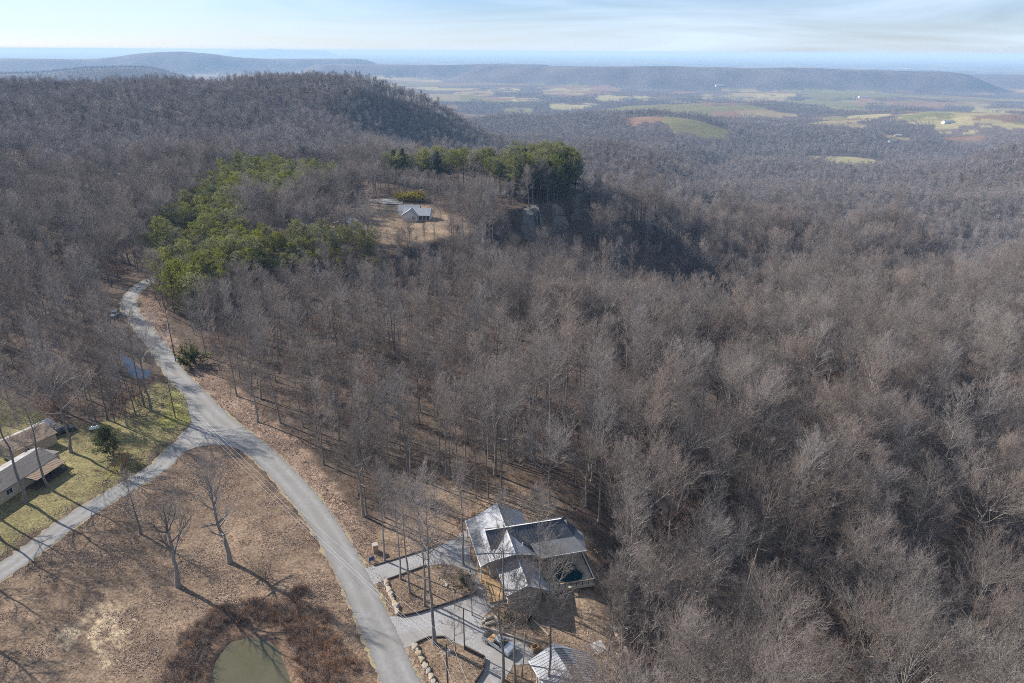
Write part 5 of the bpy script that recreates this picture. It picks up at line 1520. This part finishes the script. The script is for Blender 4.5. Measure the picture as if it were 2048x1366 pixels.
X, Y, w, S = near_trees
Z = terr(X, Y)
px, py, dep = project(X, Y, Z+14*S)
inv = (px > -60) & (px < 2110) & (py > -40) & (py < 1480)
score = np.where(inv, 1/dep, 0)
order = np.argsort(-score)
N_IND = 238
ind = order[:N_IND]
rest = np.setdiff1d(np.arange(len(X)), ind)
def wood_label(x, y):
    if x > 12 and y < 100: return 'bare grey-brown tree crowded on the slope right of the pool deck and cabin', 'bare trees on the slope beside the pool deck'
    if x > 12: return 'bare grey-brown tree in the dense wood running down behind the pool deck', 'bare trees in the wood behind the pool deck'
    if x > -38: return 'tall leafless tree in the wood between the curving road and the grey-roofed house', 'bare trees between the road and the house'
    return 'thin leafless tree in the wood across the road from the lawn', 'bare trees across the road from the lawn'
for i in ind:
    lb, gp = wood_label(X[i], Y[i])
    single(NEAR_KINDS[w[i]], float(X[i]), float(Y[i]), float(S[i]), float(rng.uniform(0, 6.28)), lb, gp, tilt=(rng.normal(0, 0.03), rng.normal(0, 0.03)))
o = scatter('near_woods', 'near_wood', np.stack([X[rest], Y[rest]], 1), S[rest], w[rest])
tag(o, 'mass of bare grey-brown trees covering the slopes around the bluff', 'woods', kind='stuff')

# understorey saplings and brush
X, Y, g = jgrid(-330, 330, 30, 420, 3.9, 103)
m = wedge(X, Y, 48, 400) & ~((X < 4) & (Y < 66)) & clear(X, Y) & (g.random(X.size) < 0.85)
X, Y = X[m], Y[m]
o = scatter('understory', 'saplings', np.stack([X, Y], 1), g.uniform(0.6, 1.2, X.size), g.choice(4, X.size, p=[0.3, 0.3, 0.34, 0.06]))
tag(o, 'brushy undergrowth of saplings and leafless shrubs below the bare trees', 'undergrowth', kind='stuff')

# middle distance
def woods(name, libn, lo, hi, step, seed, lab, keep=0.9, srange=(0.7, 1.05)):
    X, Y, g = jgrid(-hi*0.8, hi*0.8, lo*0.6, hi, step, seed)
    m = wedge(X, Y, lo, hi, 0.08) & clear(X, Y) & (g.random(X.size) < keep) & ~inpoly(X, Y, PINE_AREA) & ~(inpoly(X, Y, PINE_BACK) & (g.random(X.size) < 0.9))
    X, Y = X[m], Y[m]
    if hi > 1500:
        f = field_at(X, Y) < 0; f &= ~wild_field(X, Y)
        for dd in (45, 95):                                    # trees left out on the camera's side so the field shows
            k_ = 1+dd/np.hypot(X, Y); f &= field_at(X*k_, Y*k_) < 0
        X, Y = X[f], Y[f]
    o = scatter(name, libn, np.stack([X, Y], 1), g.uniform(*srange, X.size), g.integers(0, LIB[libn][1], X.size))
    return tag(o, lab, 'woods', kind='stuff')
woods('hillside_woods', 'mid_wood', 520, 1100, 7.0, 105, 'bare woods on the plateau and the slopes behind the bluff')
woods('valley_woods', 'far_wood', 1100, 2300, 9.0, 106, 'purple-grey bare woods filling the valley beyond the bluff')
woods('distant_woods', 'far_wood', 2300, 4600, 12.5, 107, 'hazy bare woods between the pale farm fields', 0.9, (0.55, 0.85))

# pines
PINE_LOW = W([(540,500),(800,500),(800,570),(540,585)])
BLUFF_TOP = W([(1005,402),(1060,412),(1110,411),(1156,392),(1168,382),(1120,370),(1030,372)])
X, Y, g = jgrid(-330, 120, 200, 480, 4.4, 108)
n_ = fbm(X/22, Y/22, 113, 3)
m = (inpoly(X, Y, PINE_AREA) & (n_ > 0.2) & (seg_dist(X, Y, ROADC) > 6) & (g.random(X.size) < 0.9)) | (inpoly(X, Y, PINE_BACK) & (g.random(X.size) < np.where(inpoly(X, Y, BLUFF_TOP), 0.9, 0.5)))
m &= ~inpoly(X, Y, MESAYARD)
X, Y = X[m], Y[m]
ks = ['pine_a', 'pine_b', 'pine_c']
dist = np.hypot(X, Y)-1000*inpoly(X, Y, PINE_BACK); order = np.argsort(dist)
keep = order[:290]
for i in keep:
    back = inpoly(X[i:i+1], Y[i:i+1], PINE_BACK)[0]
    if back: lb, gp, k = 'dark green pine in the band behind the white house and on the bluff', 'pines on the bluff', ('dark_pine' if g.random() < 0.25 else 'pine_c')
    else: lb, gp, k = 'yellow-green pine in the dense stand beside the road bend', 'pines beside the road bend', ks[g.integers(0, 3)]
    single(k, float(X[i]), float(Y[i]), float(g.uniform(0.8, 1.15))*(1.6 if inpoly(X[i:i+1], Y[i:i+1], BLUFF_TOP)[0] else 1.35 if back else 0.52 if inpoly(X[i:i+1], Y[i:i+1], PINE_LOW)[0] else 1.0), float(g.uniform(0, 6.28)), lb, gp, 'pine_tree', 'pine')
if len(order) > 290:
    r_ = order[290:]
    lib('pine_rest', [joined(k) for k in ks])
    o = scatter('pine_wood', 'pine_rest', np.stack([X[r_], Y[r_]], 1), g.uniform(0.75, 1.1, len(r_)), g.integers(0, 3, len(r_)))
    tag(o, 'farther yellow-green pines of the stand behind the metal shed', 'pine wood', kind='stuff')
X, Y, g = jgrid(-1000, 1400, 300, 1900, 26, 109)
pn = fbm(X/130, Y/130, 115, 3)
m = wedge(X, Y, 330, 1900, 0.05) & clear(X, Y) & (g.random(X.size) < np.clip((pn-0.52)*4, 0.0, 0.6)*np.where(X < 0, 1, np.where(np.hypot(X, Y) > 1100, 0.9, 0.35))+0.012)
X, Y = X[m], Y[m]
f = field_at(X, Y) < 0
o = scatter('scattered_evergreens', 'far_pines', np.stack([X[f], Y[f]], 1), g.uniform(0.7, 1.15, f.sum()), g.integers(0, 2, f.sum()))
tag(o, 'dark evergreens scattered through the bare woods of the far hillside', 'evergreens', kind='stuff')
# ------------------------------------------------------------------ trees and shrubs with a place of their own
def tree_at(kd, px, py, s, label, group=None, rz=None, name='bare_tree', cat='tree', tilt=(0, 0)):
    x, y = G(px, py)
    return single(kd, x, y, s, rng.uniform(0, 6.28) if rz is None else rz, label, group, name, cat, tilt)
def tree_to(kd, px, py, tpx, tpy, label, **kw):
    """height read from where the top stands above the foot"""
    x, y = G(px, py); h = top_h(tpx, tpy, x, y)
    return tree_at(kd, px, py, h/KIND[kd][2], label, **kw)
tree_to('thin_crown', 281, 1068, 262, 938, 'slim bare tree on the tan field nearest the side road', rz=0.4)
tree_to('field_maple', 356, 1172, 325, 990, 'bare tree with forked upright limbs, central on the tan field', rz=1.0)
tree_to('field_oak', 459, 1125, 435, 942, 'bare spreading oak on the tan field nearest the main road', rz=2.1)
tree_to('oak_b', 97, 972, 60, 775, 'big bare tree in front of the rusty porch awning', rz=0.3)
tree_to('oak_b', 49, 1006, 15, 760, 'tall bare tree on the lawn left of the porch awning', rz=2.3)
tree_to('oak_c', 142, 905, 125, 705, 'dark spreading bare oak beside the tan garage', rz=0.9)
tree_to('oak_b', -6, 1030, -30, 830, 'bare tree trunk at the left picture edge beside the house wall')
tree_to('oak_b', 2, 1078, -25, 900, 'bare tree by the side road at the left picture edge')
for px, py, tx_, ty_, lb in ((-75, 1120, -110, 900, 'bare tree beyond the left picture edge by the side road bend'), (-110, 1215, -150, 990, 'bare tree at the left end of the tan field, past the picture edge'), (-60, 1255, -85, 1050, 'leafless tree leaning at the far left of the tan field')):
    tree_to('oak_b', px, py, tx_, ty_, lb)
tree_to('field_oak', -40, 1365, -60, 1190, 'bare branches reaching in over the bottom left of the field')
for px, py, tx_, ty_, kd, lb in [
 (289,814,272,622,'poplar_b','thick-trunked bare tree between the ditch pool and lawn'),
 (301,822,285,645,'oak_c','forked bare tree at the lawn edge overlapping the road'),
 (178,838,170,690,'poplar_a','straight bare tree behind the low trailer'),
 (192,842,186,700,'poplar_b','thinner bare tree just right of the one behind the trailer'),
 (271,830,262,660,'slender','slender bare tree left of the thick-trunked one at the ditch'),
 (254,852,247,720,'poplar_b','bare tree standing behind the dark evergreen on the lawn'),
 (243,775,225,640,'slender','thin bare tree on the near bank of the ditch pool'),
 (254,782,238,648,'slender','thin bare tree leaning over the ditch pool'),
 (230,845,222,725,'maple','twiggy bare tree at the back of the lawn'),
 (514,845,492,690,'oak_b','bare tree leaning out over the leaf-covered bank of the road'),
 (474,792,462,640,'poplar_a','straight bare tree on the leafy bank above the junction'),
 (727,1032,708,860,'oak_a','dark bare tree with low limbs beside the road bend'),
 (734,1030,738,850,'poplar_b','upright bare tree close behind the low-limbed one at the road bend'),
 (776,1018,768,850,'poplar_b','bare tree between the road bend and the clearing'),
 (770,1122,774,935,'poplar_a','bare tree just inside the upper drive entrance'),
 (801,1158,800,960,'poplar_b','leftmost bare trunk rising from the upper garden bed'),
 (820,1186,822,965,'poplar_a','stout bare trunk rising from the upper garden bed'),
 (850,1212,851,980,'poplar_b','bare trunk at the lower edge of the upper garden bed'),
 (869,1286,862,955,'poplar_a','tallest bare tree at the top of the lower garden bed'),
 (927,1131,925,930,'poplar_b','bare trunk beside the left porch of the grey-roofed house'),
 (910,1305,903,1200,'sapling','thin sapling beside the plain wooden pole'),
 (945,1231,944,1125,'sapling','young tree in a stone ring on the lower drive'),
 (1006,1207,1008,1000,'poplar_b','bare trunk in front of the front wing roof'),
 (1076,1212,1078,985,'poplar_b','forked bare tree rising at the right of the front wing'),
 (1002,1378,995,1130,'oak_b','bare tree with side limbs in front of the pickup truck'),
 (1030,1364,1030,1140,'poplar_b','straight bare trunk right of the pickup truck'),
 (1044,1356,1050,1160,'slender','slim bare trunk beside the cabin corner'),
 (1095,1392,1106,1100,'poplar_b','bare trunk crossing the silver cabin roof'),
 (1213,1337,1212,1150,'poplar_a','bare tree between the cabin and the stone row'),
 (1234,1358,1236,1170,'poplar_b','bare tree below the stone row'),
 (1279,1372,1290,1150,'oak_b','large bare tree at the foot of the slope right of the cabin'),
 (871,1034,866,880,'slender','thin bare tree in the clearing behind the drive'),
 (899,957,893,790,'poplar_b','bare tree at the back of the clearing behind the house'),
 (917,978,908,800,'poplar_a','taller bare tree at the back of the clearing behind the house'),
 (952,997,948,850,'poplar_b','first in the row of bare trunks behind the house ridge'),
 (977,996,972,840,'poplar_a','second in the row of bare trunks behind the house ridge'),
 (1001,998,996,835,'oak_b','third and broadest of the row of trunks behind the house'),
 (1069,997,1064,850,'poplar_b','bare tree behind the dark cross roof'),
 (1100,1010,1098,850,'oak_a','forked bare tree behind the hipped end of the cross roof'),
]: tree_to(kd, px, py, tx_, ty_, lb)
tree_to('cedar', 221, 908, 219, 852, 'dark green rounded evergreen on the lawn by the side road', name='evergreen_tree')
KIND['bush'] = tuple([mesh_of('bush_stems', [(shrub(91, 4.2, 26, 9, 0.02)[0], M['brush'])]), mesh_of('bush_twigs', [(shrub(91, 4.2, 26, 9, 0.02)[1], M['brush'])]), 4.2, None])
def bush_kind(nm, sh, m1, m2, H): KIND[nm] = (mesh_of(nm+'_stems', [(sh[0], m1)]), mesh_of(nm+'_leaves', [(sh[1], m2)]), H, sh)
bush_kind('forsythia', shrub(92, 3.6, 30, 6, 0.03, 2600, 0.3), M['forsythia'], M['forsythia'], 3.6)
bush_kind('green_bush', shrub(93, 2.6, 26, 6, 0.02, 2600, 0.22), BK, M['dark_needle'], 2.6)
def bush_at(kd, px, py, s, label, name='shrub', cat='shrub', z=None):
    x, y = G(px, py); tm, cm, _, _ = KIND[kd]
    o = empty(name, (x, y, tz(x, y)), rng.uniform(0, 6), label, cat); o.scale = (s, s, s)
    for nm, me in (('stems', tm), ('foliage', cm)):
        c = bpy.data.objects.new(nm, me); COL.objects.link(c); c.parent = o
bush_at('bush', 532, 1163, 1.0, 'reddish leafless bush on the bank above the pond')
bush_at('beech', 250, 812, 1.4, 'rusty-leaved young beech below the bare trees by the ditch') if False else None
tree_to('beech', 254, 834, 248, 770, 'rusty-leaved young beech among bare trunks by the lawn', name='young_beech')
tree_to('beech', 258, 945, 262, 905, 'reddish round-headed small tree beside the evergreen and side road', name='small_tree')
bush_at('green_bush', 935, 1172, 0.75, 'loose green shrub at the house end of the upper garden bed')
bush_at('green_bush', 380, 730, 1.9, 'dark green holly bush on the leafy bank right of the road')
bush_at('green_bush', 1052, 1245, 0.55, 'dull green shrub on the planted bank behind the truck')
bush_at('green_bush', 1018, 1238, 0.5, 'low green shrub beside the rock pile')
fx, fy = at(819, 402, 2.0)
for k, (dx, lb) in enumerate(((-5.5, 'yellow forsythia bush at the left of the clump behind the white house'), (0.0, 'middle yellow forsythia bush of the clump behind the white house'), (5.0, 'yellow forsythia bush at the right of the clump behind the white house'))):
    o = empty('forsythia_bush', (fx+dx, fy+6, tz(fx+dx, fy+6)), k*1.3, lb, 'shrub', 'forsythia behind the white house'); o.scale = (1.75, 1.4, 1.45)
    for nm, me in (('stems', KIND['forsythia'][0]), ('flowers', KIND['forsythia'][1])):
        c = bpy.data.objects.new(nm, me); COL.objects.link(c); c.parent = o
for px, py, tx_, ty_, lb in [(719,466,718,395,'bare tree right of the metal outbuilding'),(738,447,737,400,'small bare tree by the track between outbuilding and white house'),(652,488,650,405,'darker bare tree at the left of the outbuilding clearing'),(1040-90,500,916,430,'bare tree on the tan slope right of the white house'),(787,452,784,420,'little twiggy tree by the white house porch'),(760,430,757,392,'bare tree on the dirt behind the small track tree'),(700,440,697,390,'bare tree just behind the metal outbuilding'),(880,455,878,420,'twiggy tree at the right corner of the white house'),(905,440,902,405,'bare tree at the right edge of the white house yard'),(820,478,816,440,'bare tree on the bank below the white house')]:
    tree_to('maple', px, py, tx_, ty_, lb)

X, Y, g = jgrid(-110, 10, 325, 410, 6.0, 161)
m = inpoly(X, Y, MESAYARD) & (g.random(X.size) < 0.34) & ~((np.abs(X+54) < 13) & (np.abs(Y-370) < 14)) & ~((X > -94) & (X < -76) & (Y > 340) & (Y < 360)) & ~((np.abs(X+66) < 16) & (Y > 385))
o = scatter('yard_brush', 'saplings', np.stack([X[m], Y[m]], 1), g.uniform(0.7, 1.2, m.sum()), g.choice(4, m.sum(), p=[0.45, 0.25, 0.25, 0.05]))
tag(o, 'thin saplings and leafless shrubs dotted over the clearing by the white house', 'undergrowth', kind='stuff')
# brush, dead weeds round the pond
lib('brush', [mesh_of('weed_a', [(t, M['brush']) for t in shrub(95, 0.9, 26, 5, 0.012)]), mesh_of('weed_b', [(t, M['rust_brush']) for t in shrub(96, 0.8, 30, 5, 0.012)]), mesh_of('weed_c', [(t, M['brush']) for t in shrub(97, 1.4, 20, 5, 0.012)])])
X, Y, g = jgrid(-90, -15, 62, 120, 0.68, 121)
pz = sdist(X, Y, W([(412,1300),(445,1262),(500,1250),(560,1262),(586,1310),(606,1400),(606,1500),(395,1500),(395,1340)], -1.3))
bk_ = sdist(X, Y, BANK); rs_ = inpoly(X, Y, RUST)
n_ = fbm(X/4, Y/4, 131, 3)
m = (pz > 0.2) & (((bk_ < 1.5) & (g.random(X.size) < 0.8)) | (rs_ & (n_ > 0.47) & (g.random(X.size) < 0.7)))
X, Y = X[m], Y[m]
px_, _, _ = project(X, Y, np.zeros(X.size))
rustp = np.where(X > -44, 0.6, 0.22)
w = np.where(g.random(X.size) < rustp, 1, np.where(g.random(X.size) < 0.75, 0, 2))
o = scatter('pond_weeds', 'brush', np.stack([X, Y], 1), g.uniform(0.6, 1.35, X.size), w, 0.15)
tag(o, 'brown and rusty dead weeds growing thick round the murky pond', 'weeds', kind='stuff')
# sparse weeds along banks and beds
X, Y, g = jgrid(-120, 20, 70, 330, 1.3, 122)
dr_ = seg_dist(X, Y, ROADC)
m = (((dr_ > 3.6) & (dr_ < 11) & inpoly(X, Y, LITTER_R) & (g.random(X.size) < 0.16)) | (inpoly(X, Y, YARD) & (g.random(X.size) < 0.07)) | (inpoly(X, Y, FIELD) & (g.random(X.size) < 0.01))) & (dr_ > 3.6) & ~inpoly(X, Y, W(DRIVE)) & (seg_dist(X, Y, SIDE) > 3)
hh = np.hypot(X-6, Y-96); m &= hh > 13
X, Y = X[m], Y[m]
o = scatter('bank_weeds', 'brush', np.stack([X, Y], 1), g.uniform(0.4, 0.9, X.size), g.integers(0, 3, X.size), 0.15)
tag(o, 'thin dead weeds scattered along the road bank and garden beds', 'weeds', kind='stuff')

# fallen leaves drifted over the open ground
def leaf_patch(seed, n, R, L):
    rg = np.random.default_rng(seed); t = TreeMesh()
    a, r = rg.uniform(0, 6.28, n), R*np.sqrt(rg.random(n))
    p = np.stack([r*np.cos(a), r*np.sin(a), rg.uniform(0.0, 0.07, n)], 1)
    d = rg.normal(0, 1, (n, 3)); d[:, 2] = rg.uniform(0.0, 0.5, n)
    t.blades(p, d, rg.uniform(0.6, 1.4, n)*L, rg.uniform(0.6, 1.4, n)*L*0.35, rg); return mesh_of('leaf_patch', [(t, M['leaf_litter'])], False)
lib('leaves', [leaf_patch(141, 60, 1.3, 0.15), leaf_patch(142, 45, 1.1, 0.18), leaf_patch(143, 75, 1.5, 0.13)])
X, Y, g = jgrid(-150, 30, 60, 320, 1.15, 151)
dr_ = np.minimum(seg_dist(X, Y, ROADC)-2.4, seg_dist(X, Y, SIDE)-2.2)
n_ = fbm(X/7, Y/7, 152, 3)
lit_ = inpoly(X, Y, LITTER_R); fi_ = inpoly(X, Y, FIELD); la_ = inpoly(X, Y, LAWN); ya_ = inpoly(X, Y, YARD) & ~inpoly(X, Y, W(DRIVE))
pr_ = np.where(lit_, 0.85, 0) + np.where(fi_, np.clip((n_-0.40)*4, 0.05, 0.8), 0) + np.where(la_, np.where(dr_ < 3.5, 0.6, 0.08), 0) + np.where(ya_, 0.3, 0) + np.where((dr_ < 2.0), 0.25, 0)
m = (g.random(X.size) < pr_) & (dr_ > 0.9) & True
m &= (sdist(X, Y, W([(412,1300),(445,1262),(500,1250),(560,1262),(586,1310),(606,1400),(606,1500),(395,1500),(395,1340)], -1.3)) > 1.0)
hx2 = (X-0.72)*ca_+(Y-91.31)*sa_; hy2 = -(X-0.72)*sa_+(Y-91.31)*ca_
m &= ~((hx2 > -6) & (hx2 < 14) & (hy2 > -6) & (hy2 < 16))
X, Y = X[m], Y[m]
o = scatter('leaf_litter', 'leaves', np.stack([X, Y], 1), g.uniform(0.8, 1.3, X.size), g.integers(0, 3, X.size), 0.0)
tag(o, 'dry fallen leaves drifted over the field, lawn and road banks', 'leaves', kind='stuff')
# ------------------------------------------------------------------ the air
hb = MB().box(-64000, -64000, -240, 64000, 64000, 97)
haze = hb.build('haze', [])
hm = bpy.data.materials.new('haze'); hm.use_nodes = True
hn, hl = hm.node_tree.nodes, hm.node_tree.links
hn.clear()
ho = hn.new('ShaderNodeOutputMaterial'); hv = hn.new('ShaderNodeVolumePrincipled')
hv.inputs['Color'].default_value = (0.29, 0.50, 0.80, 1)
hv.inputs['Density'].default_value = 0.000105
hv.inputs['Absorption Color'].default_value = (0.42, 0.42, 0.42, 1)      # scatters more than it absorbs: blue near, paler where it saturates
hv.inputs['Anisotropy'].default_value = 0.0
hl.new(hv.outputs['Volume'], ho.inputs['Volume'])
haze.data.materials.append(hm)
tag(haze, 'pale blue haze filling the valley air out to the horizon', 'haze', kind='stuff')
